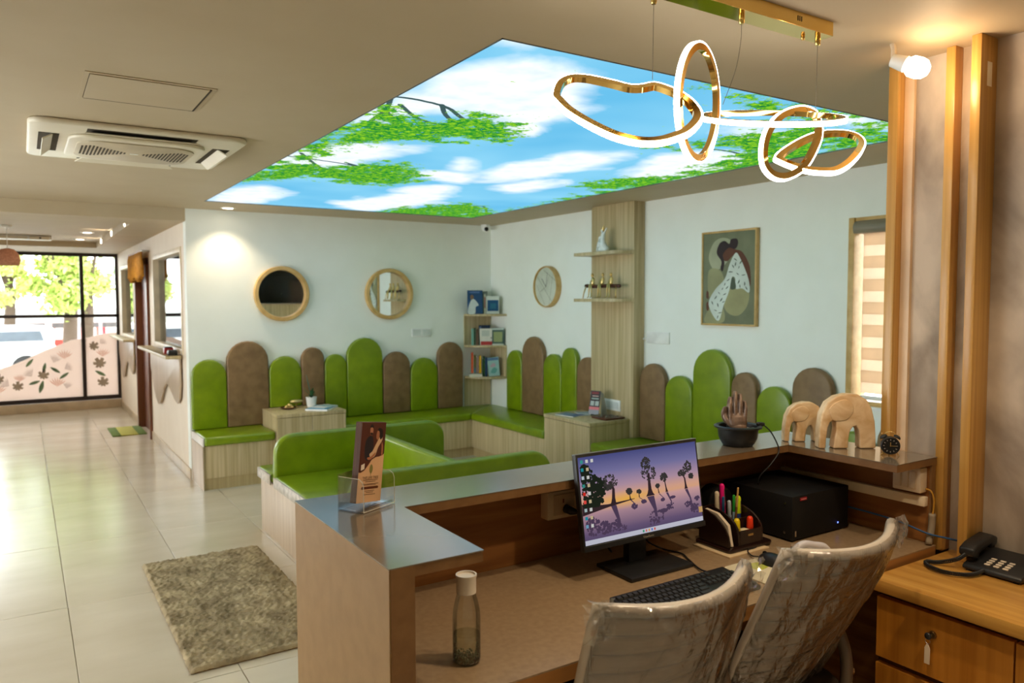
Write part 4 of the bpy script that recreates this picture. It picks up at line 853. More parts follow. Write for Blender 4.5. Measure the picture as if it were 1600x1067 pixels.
# ------------------------------------------------------------------ computer, box shaped, in the corner
pc = thing('computer_case', 'black computer case lying flat in the desk corner with a red badge', 'computer', (2.315, 1.77, ZD))
put('case', G().box(2.158, 2.47, 1.622, 1.925, ZD + .006, .956), M_blackm, pc, bev=.003)
put('feet', G().box(2.17, 2.19, 1.63, 1.65, ZD, ZD + .007).box(2.44, 2.46, 1.63, 1.65, ZD, ZD + .007).box(2.17, 2.19, 1.89, 1.91, ZD, ZD + .007).box(2.44, 2.46, 1.89, 1.91, ZD, ZD + .007), M_black, pc)
bd = put('badge', G().box(2.197, 2.232, 1.6198, 1.622, .938, .948), mat('badge_red', S(150, 34, 40), rough=.4), pc)
put('badge_line', G().box(2.201, 2.228, 1.6192, 1.6197, .9415, .9445), mat('badge_ink', S(206, 130, 130), rough=.5), bd)
put('power_light', G().box(2.408, 2.412, 1.6205, 1.622, .828, .833), glow('led_blue', (.12, .2, 1), 3), pc)
put('port_cover', G().box(2.172, 2.18, 1.6205, 1.622, .818, .838), M_steel, pc)
for z in (.83, .93): put('side_screw', G().cyl((2.1575, 1.65, z), (2.155, 1.65, z), .005, 10), M_steel, pc)
tag(put('dark_pouch', G().prism(crom([(2.02, .803), (2.13, .803), (2.15, .86), (2.13, .93), (2.08, .955), (2.03, .93), (2.01, .86)]), 1.86, 1.925, XZ), M_blackm, bev=.01, seg=3), 'black soft pouch slumped between the organiser and the computer', 'pouch')
# white looped handle (tape dispenser) lying on the desk behind the wrapped chair
hd = thing('tape_dispenser', 'white looped plastic dispenser lying on the desk behind the wrapped chair', 'dispenser', (2.08, 1.49, ZD))
put('loop', G().tube(cro([(2.01, 1.51, ZD + .012), (2.02, 1.50, ZD + .04), (2.045, 1.492, ZD + .052), (2.08, 1.485, ZD + .045), (2.12, 1.475, ZD + .035), (2.145, 1.47, ZD + .012)]), .0115, 10, round_=True), mat('lilac_white', S(214, 210, 214), rough=.35), hd, smooth=True)
put('foot', G().box(2.0, 2.155, 1.46, 1.52, ZD + .0005, ZD + .012), M_white, hd, bev=.005)
# ------------------------------------------------------------------ desk organiser and pens
M_rose = mat('dark_rosewood', S(30, 16, 12), S(44, 24, 18), rough=.25, scale=(20, 20, 4), coat=.3)
og = thing('desk_organiser', 'dark wooden desk organiser with curved sides, full of pens', 'organiser', (1.98, 1.73, ZD))
ox, oy = 1.88, 1.645
put('base', G().prism(arc(ox + .015, oy + .015, .015, 180, 270, 4) + arc(ox + .195, oy + .02, .02, 270, 360, 5) + arc(ox + .195, oy + .14, .02, 0, 90, 5) + arc(ox + .015, oy + .14, .015, 90, 180, 4), ZD + .005, ZD + .016, XY), M_rose, og, bev=.003)
def side(x0, x1, h0, h1, y0=.012, y1=.145, bow=True):
    P = [(oy + y0, ZD + .0165), (oy + y1, ZD + .0165), (oy + y1, ZD + h1)] + [(oy + y1 - (y1 - y0) * math.sin(R(t)), ZD + h0 + (h1 - h0) * math.cos(R(t))) for t in (15, 30, 45, 60, 75, 88)] + [(oy + y0, ZD + h0 * .85)]
    return G().prism(P, x0, x1, YZ)
put('side', side(ox + .012, ox + .018, .03, .125), M_rose, og, bev=.0015, seg=1)
put('side', side(ox + .055, ox + .062, .055, .125), M_rose, og, bev=.0015, seg=1)
put('side', side(ox + .168, ox + .175, .055, .125), M_rose, og, bev=.0015, seg=1)
put('front', G().box(ox + .0625, ox + .1675, oy + .012, oy + .018, ZD + .0165, ZD + .065), M_rose, og)
put('front_plate', G().box(ox + .10, ox + .125, oy + .0108, oy + .012, ZD + .045, ZD + .052), M_goldm, og)
put('divider', G().box(ox + .0625, ox + .1675, oy + .06, oy + .065, ZD + .0165, ZD + .09), M_rose, og)
put('back', G().box(ox + .0185, ox + .1675, oy + .139, oy + .145, ZD + .0165, ZD + .125), M_rose, og)
tag(put('paper_sheets', G().prism([(oy + .02, ZD + .018), (oy + .135, ZD + .018), (oy + .135, ZD + .12), (oy + .08, ZD + .115), (oy + .035, ZD + .085)], ox + .03, ox + .042, YZ), mat('paper_buff', S(206, 186, 160), S(224, 206, 182), rough=.7), bev=.001, seg=1), 'buff folded papers standing in the slot of the desk organiser', 'paper')
tag(put('paper_pad', G().box(ox - .02, ox + .17, oy - .018, oy + .14, ZD + .0006, ZD + .0046), mat('pad_paper', S(206, 180, 140), rough=.7)), 'thin pad of buff paper under the dark organiser', 'paper pad')
def pen(name, x, y, tx, ty, h, r, c, label, cap=None, cat='pen'):
    t = thing(name, label, cat, (x, y, ZD + .018), group='pens in the desk organiser')
    a = Vector((x, y, ZD + .019)); d = Vector((tx, ty, h)).normalized(); b = a + d * h
    put('barrel', G().tube([a, a + d * h * .62], r, 10), mat(label[:18] + '_b', c, rough=.35), t, smooth=True, auto=40)
    if cap is None: cap = c
    put('cap', G().tube([a + d * h * .621, b], (r * 1.08, r * .95), 10, round_=True), mat(label[:18] + '_c', cap, rough=.3), t, smooth=True)
    if cat == 'pen': put('clip', G().tube([a + d * h * .66 + Vector((0, -r * 1.15, 0)), a + d * h * .95 + Vector((0, -r * 1.15, 0))], .0011, 5), M_steel, t)
pen('marker_pen', ox + .078, oy + .118, -.01, .0, .15, .0085, S(206, 188, 160), 'cream marker pen with rounded cap in the organiser')
pen('ball_pen', ox + .094, oy + .11, -.008, -.004, .135, .005, S(30, 30, 36), 'black ball pen with blue tip in the organiser', S(30, 80, 120))
pen('marker_pen', ox + .112, oy + .125, -.012, 0, .17, .009, S(226, 20, 120), 'hot pink marker pen, the tallest in the organiser')
pen('ball_pen', ox + .10, oy + .085, -.02, -.01, .13, .0065, S(150, 156, 170), 'silver grey pen with pale cap in the organiser', S(176, 186, 196))
pen('pencil', ox + .125, oy + .09, .01, -.004, .165, .0035, S(110, 74, 40), 'slim brown pencil with sharpened tip in the organiser', S(190, 150, 90), 'pencil')
pen('ball_pen', ox + .135, oy + .10, -.004, 0, .135, .0055, S(150, 180, 190), 'clear barrelled pen with green cap in the organiser', S(40, 150, 50))
pen('highlighter', ox + .152, oy + .10, 0, 0, .125, .0105, S(40, 60, 120), 'highlighter with fluorescent yellow cap in the organiser', S(206, 226, 20))
pen('glue_stick', ox + .078, oy + .04, 0, 0, .072, .011, S(226, 196, 20), 'stubby yellow glue stick at the organiser front', None, 'glue stick')
pen('correction_bottle', ox + .142, oy + .04, 0, 0, .07, .011, S(170, 120, 90), 'short bottle with bright red cap at the organiser front', S(236, 60, 24), 'bottle')
tag(put('eraser', G().box(ox + .092, ox + .125, oy + .022, oy + .05, ZD + .017, ZD + .062), mat('eraser_cream', S(206, 190, 150), rough=.7), bev=.006, seg=3), 'cream eraser poking out of the organiser front tray', 'eraser')
# ------------------------------------------------------------------ water bottle
wb = thing('water_bottle', 'clear water bottle with white cap standing on the desk end', 'bottle', (.826, 1.482, ZD))
bc = (.826, 1.482, ZD)
M_bot = clear('bottle_glass', (.93, .94, .9), gloss=.06)
put('bottle_body', G().lathe([(.027, .001), (.0315, .004), (.032, .012), (.032, 0.0978), (.0305, 0.1211), (.026, 0.1416), (.0215, 0.1564), (.0205, 0.1658)], 28, bc, close=False).lathe([(.0005, .001), (.027, .001)], 28, bc, close=False), M_bot, wb, smooth=True)
wat = clear('water', (.88, .9, .84), gloss=.05)
put('water', G().lathe([(.0005, .004), (.0295, .005), (.0305, .012), (.0305, .066), (.0005, .066)], 28, bc, close=False), wat, wb, smooth=True, auto=40)
put('cap', G().lathe([(.0005, 0.1602), (.0225, 0.1602), (.0225, 0.1937), (.024, 0.1974), (.024, 0.2021), (.0205, 0.2021), (.0195, 0.1983), (.0005, 0.1983)], 28, bc), mat('cap_white', S(220, 208, 190), rough=.35), wb, smooth=True, auto=40)
g = G(); rb = random.Random(4)
for k in range(90):
    a, q = rb.uniform(0, 6.28), .027 * math.sqrt(rb.random()); g.ball((bc[0] + q * math.cos(a), bc[1] + q * math.sin(a), ZD + .007 + rb.uniform(0, .014)), rb.uniform(.0018, .003), 6)
bo = put('bubbles', g, mat('bubble', S(150, 160, 140), rough=.2), wb, smooth=True); bo['kind'] = 'stuff'
# ------------------------------------------------------------------ office chairs, still in their wrapping
M_frame = mat('chair_frame', S(184, 172, 158), S(198, 186, 172), rough=.25)
M_mesh = mat('chair_slat', S(104, 80, 54), S(126, 100, 72), rough=.45, scale=(6, 6, 30))
M_arm = mat('chair_arm', S(96, 80, 64), rough=.4)
M_back = mat('chair_dark', S(52, 40, 30), S(66, 52, 40), rough=.7)
M_wrap = clear('plastic_wrap', (.95, .93, .9), gloss=.2, rough=.07, bump=1.0, scale=(26, 26, 5), veil=.06, veilc=(.85, .8, .74))
REC = .15
M_fold = clear('crumpled_wrap', (.97, .96, .94), gloss=.16, rough=.12, veil=.12, veilc=(.9, .86, .8))
def backpt(u, v, off=0):
    """u -1..1 across, v 0..1 up the backrest; local chair frame, back toward -y"""
    w = .195 + .03 * math.sin(v * math.pi * .75)
    z = .49 + v * .50 - .015 * (1 - u * u) * v + .006 * u * abs(u) * v
    y = -.25 + REC * (1 - v) - .045 * (1 - u * u) + .03 * (v ** 3) * u * u - off
    return (u * w, y, z)
def sheet(us, vs, off=0, noise=0, flip=1):
    g = G(); v = [tuple(Vector(backpt(u, t, off)) + Vector((random.uniform(-1, 1), random.uniform(-1, 1), random.uniform(-1, 1))) * noise) for t in vs for u in us]; n = len(us)
    return g.add(v, [(j * n + i, j * n + i + 1, (j + 1) * n + i + 1, (j + 1) * n + i) for j in range(len(vs) - 1) for i in range(n - 1)])
def office_chair(label, loc, rz, rec):
    global REC
    REC = rec
    t = thing('office_chair', label, 'chair', loc, rz)
    rim = [backpt(u, 1) for u in np.linspace(-1, 1, 13)] + [backpt(1, v) for v in np.linspace(.93, .05, 10)] + [backpt(u, 0) for u in np.linspace(1, -1, 11)] + [backpt(-1, v) for v in np.linspace(.05, .93, 10)]
    rad = [.0155] * 13 + [.0125] * 31
    put('back_frame', G().tube(rim, rad[:len(rim)], 10, closed=True), M_frame, t, world=False, smooth=True)
    us = np.linspace(-.96, .96, 15); n = 10
    for k in range(n):
        v0 = .035 + k * .094; v1 = v0 + .078
        s = put('slat', sheet(us, np.linspace(v0, min(v1, .985), 4)), M_mesh, t, world=False, smooth=True)
        md = s.modifiers.new('thick', 'SOLIDIFY'); md.thickness = .008; md.offset = -1
    bk = put('lumbar_pad', sheet(np.linspace(-.9, .9, 11), np.linspace(.04, .96, 9), -.014), M_back, t, world=False, smooth=True)
    md = bk.modifiers.new('thick', 'SOLIDIFY'); md.thickness = .012
    # loose wrapping, thrown over the backrest with a gathered hem
    us = np.linspace(-1.12, 1.12, 34); vs = np.linspace(-.02, 1.035, 40); rr2 = random.Random(len(label))
    g = G(); v = []
    for j, a in enumerate(vs):
        for i, u in enumerate(us):
            p = Vector(backpt(max(-1.0, min(1.0, u)), min(a, 1.0), .02)); e = max(0, abs(u) - 1.0)
            p.y += e * .22; p.x += math.copysign(e * .06, u) if e else 0
            if a > 1: p.y += .03 * (a - 1) / .035; p.z += .012
            f_ = .007 * math.sin(u * 9 + a * 5) + .005 * math.sin(u * 17 - a * 4) + .002 * math.sin(u * 31 + a * 6) + .012 * max(0, abs(u) - .75) * math.sin(a * 40 + u * 60)
            p.y -= abs(f_) + rr2.uniform(0, .0012); v.append(tuple(p))
    n_ = len(us)
    g.add(v, [(j * n_ + i, j * n_ + i + 1, (j + 1) * n_ + i + 1, (j + 1) * n_ + i) for j in range(len(vs) - 1) for i in range(n_ - 1)])
    put('plastic_wrap', g, M_wrap, t, world=False, smooth=True)
    for u0, sx in ((-1, -1), (1, 1)):
        vs2 = []; c0 = Vector(backpt(u0, .985, .015)); n2_ = 9
        for j in range(n2_):
            for i in range(n2_):
                a, b = i / (n2_ - 1) - .5, j / (n2_ - 1) - .5
                vs2.append(tuple(c0 + Vector((a * .075 + sx * .004, -.012 + rr2.uniform(-.009, .009) + .02 * (a * a + b * b), b * .085 - .012 + rr2.uniform(-.003, .003)))))
        put('wrap_fold', G().add(vs2, [(j * n2_ + i, j * n2_ + i + 1, (j + 1) * n2_ + i + 1, (j + 1) * n2_ + i) for j in range(n2_ - 1) for i in range(n2_ - 1)]), M_fold, t, world=False)
    # spine, seat, arms, gas lift and star base
    put('spine', G().tube(cro([(0, -.27 + rec * .76, .62), (0, -.26 + rec * .95, .52), (0, -.02, .44), (0, .04, .42)]), .022, 8), M_frame, t, world=False, smooth=True)
    put('seat', G().prism(crom([(-.22, -.06), (0, -.09), (.22, -.06), (.24, .18), (.2, .38), (0, .40), (-.2, .38), (-.24, .18)], 4), .425, .485, XY), M_back, t, world=False, bev=.02, seg=3)
    for s in (-1, 1):
        ar = put('arm_bracket', G().tube(cro([(s * .2, -.05, .43), (s * .235, -.07, .46), (s * .245, -.06, .56), (s * .24, -.02, .655)]), (.018,) * 19, 8), M_arm, t, world=False, smooth=True)
        put('arm_pad', G().box(s * .24 - .03, s * .24 + .03, -.05, .19, .655, .68), M_back, t, world=False, bev=.01)
        put('bolt', G().cyl((s * .255, -.068, .5), (s * .266, -.07, .5), .012, 10), M_steel, t, world=False)
    put('gas_lift', G().cyl((0, .16, .1), (0, .16, .425), .028), M_black, t, world=False)
    for k in range(5):
        a = 2 * math.pi * k / 5 + .3; p = Vector((.25 * math.cos(a), .16 + .25 * math.sin(a), .075))
        sp_ = put('star_leg', G().tube([(0, .16, .11), tuple(p)], (.03, .018), 8), M_black, t, world=False, smooth=True)
        put('caster', G().cyl((p.x - .012, p.y, .03), (p.x + .012, p.y, .03), .0295, 14), M_black, sp_, world=False)
    return t
office_chair('plastic-wrapped office chair standing in front of the keyboard', (1.20, 1.415, 0), R(-2), .19)
office_chair('plastic-wrapped office chair standing beside the oak credenza', (1.818, 1.425, 0), R(-3), .27)
# ------------------------------------------------------------------ ring pendant
M_ring = glow('ring_diffuser', (1, .94, .86), 10)
pn = thing('ring_pendant', 'gold pendant of five interlinked glowing rings under a mirrored ceiling bar', 'pendant light', (1.62, 1.46, ZC))
put('ceiling_bar', G().box(1.15, 2.05, 1.428, 1.496, 2.398, ZC - .0005), M_gold, pn, bev=.001, seg=1)
for k in range(3): put('vent_slot', G().box(1.885 + .008 * k, 1.888 + .008 * k, 1.4272, 1.4279, 2.413, 2.427), M_blackm, pn)
for x, y_ in ((1.387, 1.486), (1.69, 1.462), (2.024, 1.462)): put('cable_gland', G().lathe([(.006, -.022), (.008, -.018), (.008, 0)], 14, (x, y_, 2.398)), M_gold, pn, smooth=True, auto=40)
put('grip_screw', G().lathe([(.005, -.012), (.006, 0)], 12, (1.972, 1.475, 2.398)), M_goldm, pn, smooth=True)
def band(P, w, r0, r1):
    """closed band along a flat loop: half-height w across the plane, from r0 to r1 in the radial direction"""
    P = np.array(P); n = len(P); P = np.array([.5 * (2 * P[i] + (P[(i + 1) % n] - P[i - 1]) * t + (2 * P[i - 1] - 5 * P[i] + 4 * P[(i + 1) % n] - P[(i + 2) % n]) * t * t + (3 * P[i] - P[i - 1] - 3 * P[(i + 1) % n] + P[(i + 2) % n]) * t ** 3) for i in range(n) for t in (0, .25, .5, .75)])
    n = len(P); c = P.mean(0); nn = np.linalg.svd(P - c)[2][2]; v = []
    for i in range(n):
        t = P[(i + 1) % n] - P[i - 1]; t /= np.linalg.norm(t); o = np.cross(t, nn); 
        if sum(np.dot(np.cross(P[(k + 1) % n] - P[k - 1], nn), P[k] - c) for k in range(0, n, 7)) < 0: o = -o
        v += [P[i] + o * r0 - nn * w, P[i] + o * r1 - nn * w, P[i] + o * r1 + nn * w, P[i] + o * r0 + nn * w]
    f = []
    for i in range(n):
        j = (i + 1) % n; f += [(i * 4 + q, i * 4 + (q + 1) % 4, j * 4 + (q + 1) % 4, j * 4 + q) for q in range(4)]
    return G().add([tuple(p) for p in v], f)
for P in (R1, R2, R3, R4, R5):
    rg = put('ring', band(P, .0075, -.015, .003), M_gold, pn, smooth=True, auto=35)
    put('diffuser', band(P, .007, .0032, .008), M_ring, rg, smooth=True, auto=35)
wires = [[(1.387, 1.486, 2.378), (1.387, 1.4875, 2.28), (1.387, 1.4885, 2.186)], cro([(1.69, 1.462, 2.376), (1.688, 1.462, 2.33), (1.672, 1.465, 2.25), (1.64, 1.48, 2.155)], 5), [(2.024, 1.462, 2.376), (2.026, 1.466, 2.165)]]
for q in wires: put('suspension_wire', G().tube(q, .0008, 5), mat('wire_grey%d' % len(q), S(120, 110, 96), rough=.4), pn)
# bare bulb on the partition
bb = thing('wall_bulb', 'glowing warm bulb in a tilted lampholder on the ceiling by the oak fins', 'light', (2.385, 1.445, ZC))
bc_ = Vector((2.40, 1.378, 2.352)); bd_ = Vector((.25, -.72, -.38)).normalized()
put('lampholder', G().tube([bc_ - bd_ * .075, bc_ - bd_ * .03], (.02, .026), 16), M_white, bb, smooth=True, auto=40)
put('bracket', G().tube([bc_ - bd_ * .07, Vector((2.385, 1.44, 2.42)), Vector((2.385, 1.445, 2.4395))], .009, 8), M_cream, bb)
put('bulb', G().tube([bc_ - bd_ * .03, bc_ - bd_ * .012, bc_ + bd_ * .012], (.02, .033, .034), 18, round_=True), glow('bulb_glow', (1, .82, .58), 5), bb, smooth=True)
lamp('lamp', 'POINT', tuple(bc_ + bd_ * .07), 1.8, (1, .68, .38), bb, size=.04)
# ------------------------------------------------------------------ cassette air conditioner and hatch
ac = thing('cassette_air_conditioner', 'white square cassette air conditioner with rounded grille in the ceiling', 'air conditioner', (.52, 4.48, ZC))
def rrect(cx, cy, hx, hy, r, n=6): return arc(cx + hx - r, cy + hy - r, r, 0, 90, n) + arc(cx - hx + r, cy + hy - r, r, 90, 180, n) + arc(cx - hx + r, cy - hy + r, r, 180, 270, n) + arc(cx + hx - r, cy - hy + r, r, 270, 360, n)
M_acw = mat('ac_white', S(222, 212, 190), S(228, 219, 198), rough=.3)
put('panel', G().prism(rrect(.52, 4.48, .475, .475, .07), ZC - .028, ZC - .0005, XY), M_acw, ac, bev=.012, seg=3)
put('intake_frame', G().prism(rrect(.52, 4.48, .31, .31, .10), ZC - .046, ZC - .0285, XY), M_acw, ac, bev=.008, seg=3)
gp = put('intake_grille', G().prism(rrect(.52, 4.48, .27, .255, .12), ZC - .052, ZC - .0465, XY), mat('ac_grille', S(196, 182, 156), rough=.4), ac, bev=.002)
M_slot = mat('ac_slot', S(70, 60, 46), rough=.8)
for s in (-1, 1):
    for k in range(13):
        x = .52 + s * (.045 + k * .0165); h = .02 + k * .0135
        if k > 9: h = .155 - (k - 9) * .012
        put('slot', G().box(x - .0042, x + .0042, 4.48 - h, 4.48 + h, ZC - .0535, ZC - .0521), M_slot, gp)
put('badge', G().box(.50, .54, 4.47, 4.49, ZC - .054, ZC - .0525), M_white, ac)
for k in range(4):
    a = k * math.pi / 2; M = Matrix.Translation((.52, 4.48, ZC)) @ Matrix.Rotation(a, 4, 'Z')
    put('outlet', G().box(-.24, .24, -.43, -.345, -.0295, -.028).xf(M), M_slot, ac)
    fl_ = R(38 if k in (1, 3) else 14)
    put('flap', G().prism([(-.25, -.036), (.25, -.036), (.21, .04), (-.21, .04)], -.003, .003, XY).xf(M @ Matrix.Translation((0, -.387, -.038)) @ Matrix.Rotation(fl_, 4, 'X')), M_acw, ac, bev=.0015, seg=1)
ht = thing('ceiling_hatch', 'flush square access hatch in the ceiling beside the air conditioner', 'hatch', (.44, 3.36, ZC))
put('frame', G().box(.215, .665, 3.15, 3.165, ZC - .003, ZC - .0005).box(.215, .665, 3.555, 3.57, ZC - .003, ZC - .0005).box(.215, .23, 3.165, 3.555, ZC - .003, ZC - .0005).box(.65, .665, 3.165, 3.555, ZC - .003, ZC - .0005), M_ceil, ht)
put('gap', G().box(.231, .649, 3.166, 3.554, ZC - .0012, ZC - .0005), M_slot, ht)
put('door', G().box(.233, .641, 3.168, 3.544, ZC - .006, ZC - .0013), M_ceil, ht)
put('gap_shade_strip', G().box(.233, .649, 3.5445, 3.553, ZC - .0058, ZC - .0013).box(.6415, .649, 3.168, 3.5445, ZC - .0058, ZC - .0013), M_slot, ht)  # dark strips laid along two edges to stand for the gap's shade
# corridor fittings
a2 = thing('ceiling_air_unit', 'slim white ceiling unit with a display box in the corridor tray', 'air conditioner', (0, 10.9, ZT))
put('body', G().box(-.9, .33, 10.8, 11.0, ZT - .05, ZT - .001), M_white, a2, bev=.006)
put('louvre', G().box(-.9, .08, 10.785, 10.799, ZT - .045, ZT - .02), MATS['ac_white'], a2)
put('display_box', G().box(.1, .3, 10.775, 10.799, ZT - .052, ZT - .012), MATS['ac_white'], a2, bev=.004)
put('sensor', G().box(.20, .22, 10.772, 10.775, ZT - .042, ZT - .022), M_black, a2)
pd = thing('wicker_pendant', 'small rose wicker pendant lamp hanging in the corridor', 'pendant light', (-.108, 9.5, ZT))
put('rose', G().lathe([(.05, 0), (.045, -.02), (.01, -.03)], 16, (-.108, 9.5, ZT)), M_white, pd, smooth=True)
put('cord', G().cyl((-.108, 9.5, ZT - .025), (-.108, 9.5, 2.16), .004, 6), M_white, pd)
put('shade', G().lathe([(.02, .09), (.06, .08), (.1, .03), (.115, -.03), (.1, -.085), (.095, -.085), (.108, -.03), (.093, .025), (.055, .07), (.02, .08)], 20, (-.108, 9.5, 2.075)), mat('wicker_rose', S(196, 130, 104), S(222, 160, 132), rough=.8, scale=(60, 60, 60)), pd, smooth=True)
# items on the hatch sill
for k, (y, c, l) in enumerate(((7.72, S(40, 34, 32), 'small dark card holder on the sill shelf beside the bench corner'), (7.95, S(150, 30, 30), 'small red and black stamp box on the sill shelf beside the bench corner'))):
    t = thing('desk_trinket', l, 'holder', (1.17, y, 1.11))
    put('box', G().box(1.13, 1.21, y - .05, y + .05, 1.1105, 1.15 + .02 * k), mat('trinket%d' % k, c, rough=.3), t, bev=.006)
    put('lid', G().box(1.135, 1.205, y - .045, y + .045, 1.1505 + .02 * k, 1.158 + .02 * k), M_black, t)
# ------------------------------------------------------------------ leaflet holder on the counter
lh = thing('acrylic_leaflet_holder', 'clear acrylic leaflet holder standing on the counter top', 'holder', (.728, 1.832, ZTOP), rotz=R(27))
put('base', G().box(-.06, .06, -.045, .04, .0005, .0035), M_acryl, lh, world=False)
put('back', G().box(-.06, .06, .037, .04, .0036, .09), M_acryl, lh, world=False)
for s in (-1, 1): put('side', G().prism([(-.045, .0036), (.0365, .0036), (.0365, .085), (-.02, .085)] + arc(-.03, .07, .015, 90, 180, 5), s * .06 - s * .003, s * .06, lambda u, v, w: (w, u, v)), M_acryl, lh, world=False)
put('lip', G().box(-.056, .056, -.045, -.042, .0036, .012), M_acryl, lh, world=False)
M_rim = mat('acrylic_edge', S(220, 214, 196), rough=.2)
for s in (-1, 1):
    put('polished_edge', G().tube([(s * .0595, -.045, .004), (s * .0595, -.045, .068), (s * .0595, -.041, .079), (s * .0595, -.03, .085), (s * .0595, .036, .085)], .0009, 5), M_rim, lh, world=False)
put('polished_edge', G().tube([(-.06, -.045, .003), (.06, -.045, .003)], .001, 5), M_rim, lh, world=False)
lf_ = thing('brochure_stack', 'stack of brown and cream brochures with a couple photo in the acrylic holder', 'brochure', (.728, 1.832, ZTOP + .004), rotz=R(27))
lf_.rotation_euler = (0, R(8), R(27)); lf_.location.z = ZTOP + .0115
bw, bh = .094, .204
put('pages', G().box(-bw / 2, bw / 2, -.008, .012, .0, bh), mat('brochure_edge', S(84, 48, 26), S(112, 70, 40), rough=.6, scale=(10, 400, 10)), lf_, world=False)
bf = lambda u, v, w: (-bw / 2 + u * bw, -.0081 - w, v * bh)
BR = {k: mat('bro_' + k, S(*c), rough=.45) for k, c in dict(top=(84, 38, 22), cream=(224, 176, 130), suit=(36, 28, 32), face=(170, 110, 76), hair=(30, 20, 18), sari=(214, 176, 136), arm=(180, 112, 74), leaf=(132, 122, 62), bar=(104, 50, 22), ink=(112, 80, 52), white=(236, 220, 200)).items()}
cov = put('cover', G().add([bf(0, 0, 0), bf(1, 0, 0), bf(1, 1, 0), bf(0, 1, 0)], [(0, 1, 2, 3)]), BR['cream'], lf_, world=False)
def bp(n, pts, c, w, k=4): put(n, G().flat(crom(pts, k) if k else pts, bf, w), BR[c], cov, world=False)
bp('printed_photo', [(0, 1), (1, 1), (1, .60), (.93, .58), (.8, .565), (.66, .56), (.5, .53), (.36, .46), (.22, .40), (.08, .375), (0, .38)][::-1], 'top', .0003, 0)
bp('printed_man', [(.2, .56), (.18, .74), (.3, .82), (.46, .82), (.52, .72), (.5, .58), (.36, .52)], 'suit', .0005)
bp('printed_head', [(.34, .90), (.37, .84), (.44, .84), (.47, .9), (.43, .95), (.37, .95)], 'face', .0006)
bp('printed_hair', [(.33, .93), (.36, .97), (.45, .97), (.48, .92), (.43, .935), (.38, .935)], 'hair', .0007)
bp('printed_beard', [(.36, .86), (.40, .835), (.45, .85), (.44, .87), (.38, .87)], 'hair', .0007)
bp('printed_sari', [(.38, .60), (.5, .64), (.66, .75), (.8, .83), (.88, .78), (.72, .68), (.62, .58), (.46, .55)], 'sari', .0006)
bp('printed_woman', [(.64, .60), (.70, .70), (.88, .74), (.92, .66), (.86, .58), (.72, .565)], 'top', .0005)
bp('printed_head', [(.62, .86), (.62, .80), (.69, .78), (.74, .82), (.73, .88), (.67, .90)], 'face', .0007)
bp('printed_hair', [(.66, .90), (.72, .93), (.86, .90), (.88, .82), (.80, .78), (.75, .82), (.73, .88)], 'hair', .0008)
bp('printed_arm', [(.30, .56), (.44, .57), (.62, .62), (.60, .585), (.44, .535), (.32, .535)], 'arm', .0008)
bp('printed_arm', [(.86, .75), (.92, .70), (.93, .60), (.88, .585), (.87, .66)], 'arm', .0008)
bp('printed_square', [(.08, .40), (.22, .42), (.22, .49), (.08, .47)], 'white', .0006, 0)
bp('tree_emblem', [(.5, .355), (.44, .39), (.44, .44), (.5, .475), (.56, .44), (.56, .39)], 'leaf', .0005)
bp('emblem_stem', [(.49, .33), (.51, .33), (.505, .40), (.495, .40)], 'leaf', .0006, 0)
bp('printed_bar', [(.17, .165), (.83, .165), (.86, .18), (.83, .197), (.17, .197), (.14, .18)], 'bar', .0006, 0)
for v_, a, b in ((.275, .2, .8), (.255, .3, .72), (.225, .17, .85), (.212, .25, .75), (.14, .3, .7), (.12, .35, .65), (.095, .25, .75)): bp('text_line', [(a, v_), (b, v_), (b, v_ + .007), (a, v_ + .007)], 'ink', .0006, 0)
text('printed_title', 'THE LIFE TREE', .0098, BR['ink'], cov, Matrix.Translation((0, -.0088, .305 * bh)) @ Matrix.Rotation(R(90), 4, 'X'))
# ------------------------------------------------------------------ praying-hands fountain
ft = thing('tabletop_fountain', 'tabletop fountain of bronze praying hands rising from a black bowl', 'fountain', (2.17, 1.868, ZTOP))
fc = (2.17, 1.868, ZTOP)
put('bowl', G().lathe([(.05, .0005), (.056, .006), (.068, .03), (.072, .062), (.084, .066), (.085, .072), (.078, .075), (.069, .072), (.066, .05), (.001, .048)], 32, fc), M_black, ft, smooth=True, auto=35)
g = G(); rp = random.Random(2)
for k in range(60):
    a, q = rp.uniform(0, 6.28), .062 * math.sqrt(rp.random()); g.ball((fc[0] + q * math.cos(a), fc[1] + q * math.sin(a), ZTOP + .056 + rp.uniform(0, .006)), rp.uniform(.005, .009), 8, (1, 1, .6))
po_ = put('pebbles', g, mat('pebble', S(60, 56, 54), S(140, 136, 130), rough=.3, scale=(40, 40, 40)), ft, smooth=True); po_['kind'] = 'stuff'
def hand(mir):
    """a raised hand, palm toward +y*mir; x across the knuckles, thumb at -x"""
    g = G(); q = lambda x, y, z: (x, y * mir, z)
    g.ball(q(0, -.004, .036), .03, 16, (1.05, .5, 1.15)); g.ball(q(.004, -.004, .014), .026, 14, (1, .62, .9))
    for x, h, l, r in ((-.0255, .0, .058, .0068), (-.0085, .006, .072, .007), (.0085, .004, .066, .0068), (.025, -.004, .05, .006)):
        z0 = .055 + h; g.tube(cro([q(x * .85, -.006, z0 - .02), q(x, -.011, z0 + l * .34), q(x * 1.0, -.011, z0 + l * .68), q(x * .92, -.004, z0 + l)], 3), [r * t for t in (1.1, 1.08, 1.05, 1.02, 1.0, .98, .95, .9, .85, .72)], 10, round_=True)
    g.tube(cro([q(-.018, -.002, .02), q(-.036, .002, .038), q(-.043, .006, .058), q(-.040, .008, .078)], 3), [.0105, .0108, .0105, .0102, .0098, .0096, .0094, .0092, .0086, .007], 10, round_=True)
    return g
M_brz = mat('bronze', S(104, 82, 68), S(140, 116, 98), rough=.34, metal=.2, scale=(30, 30, 30))
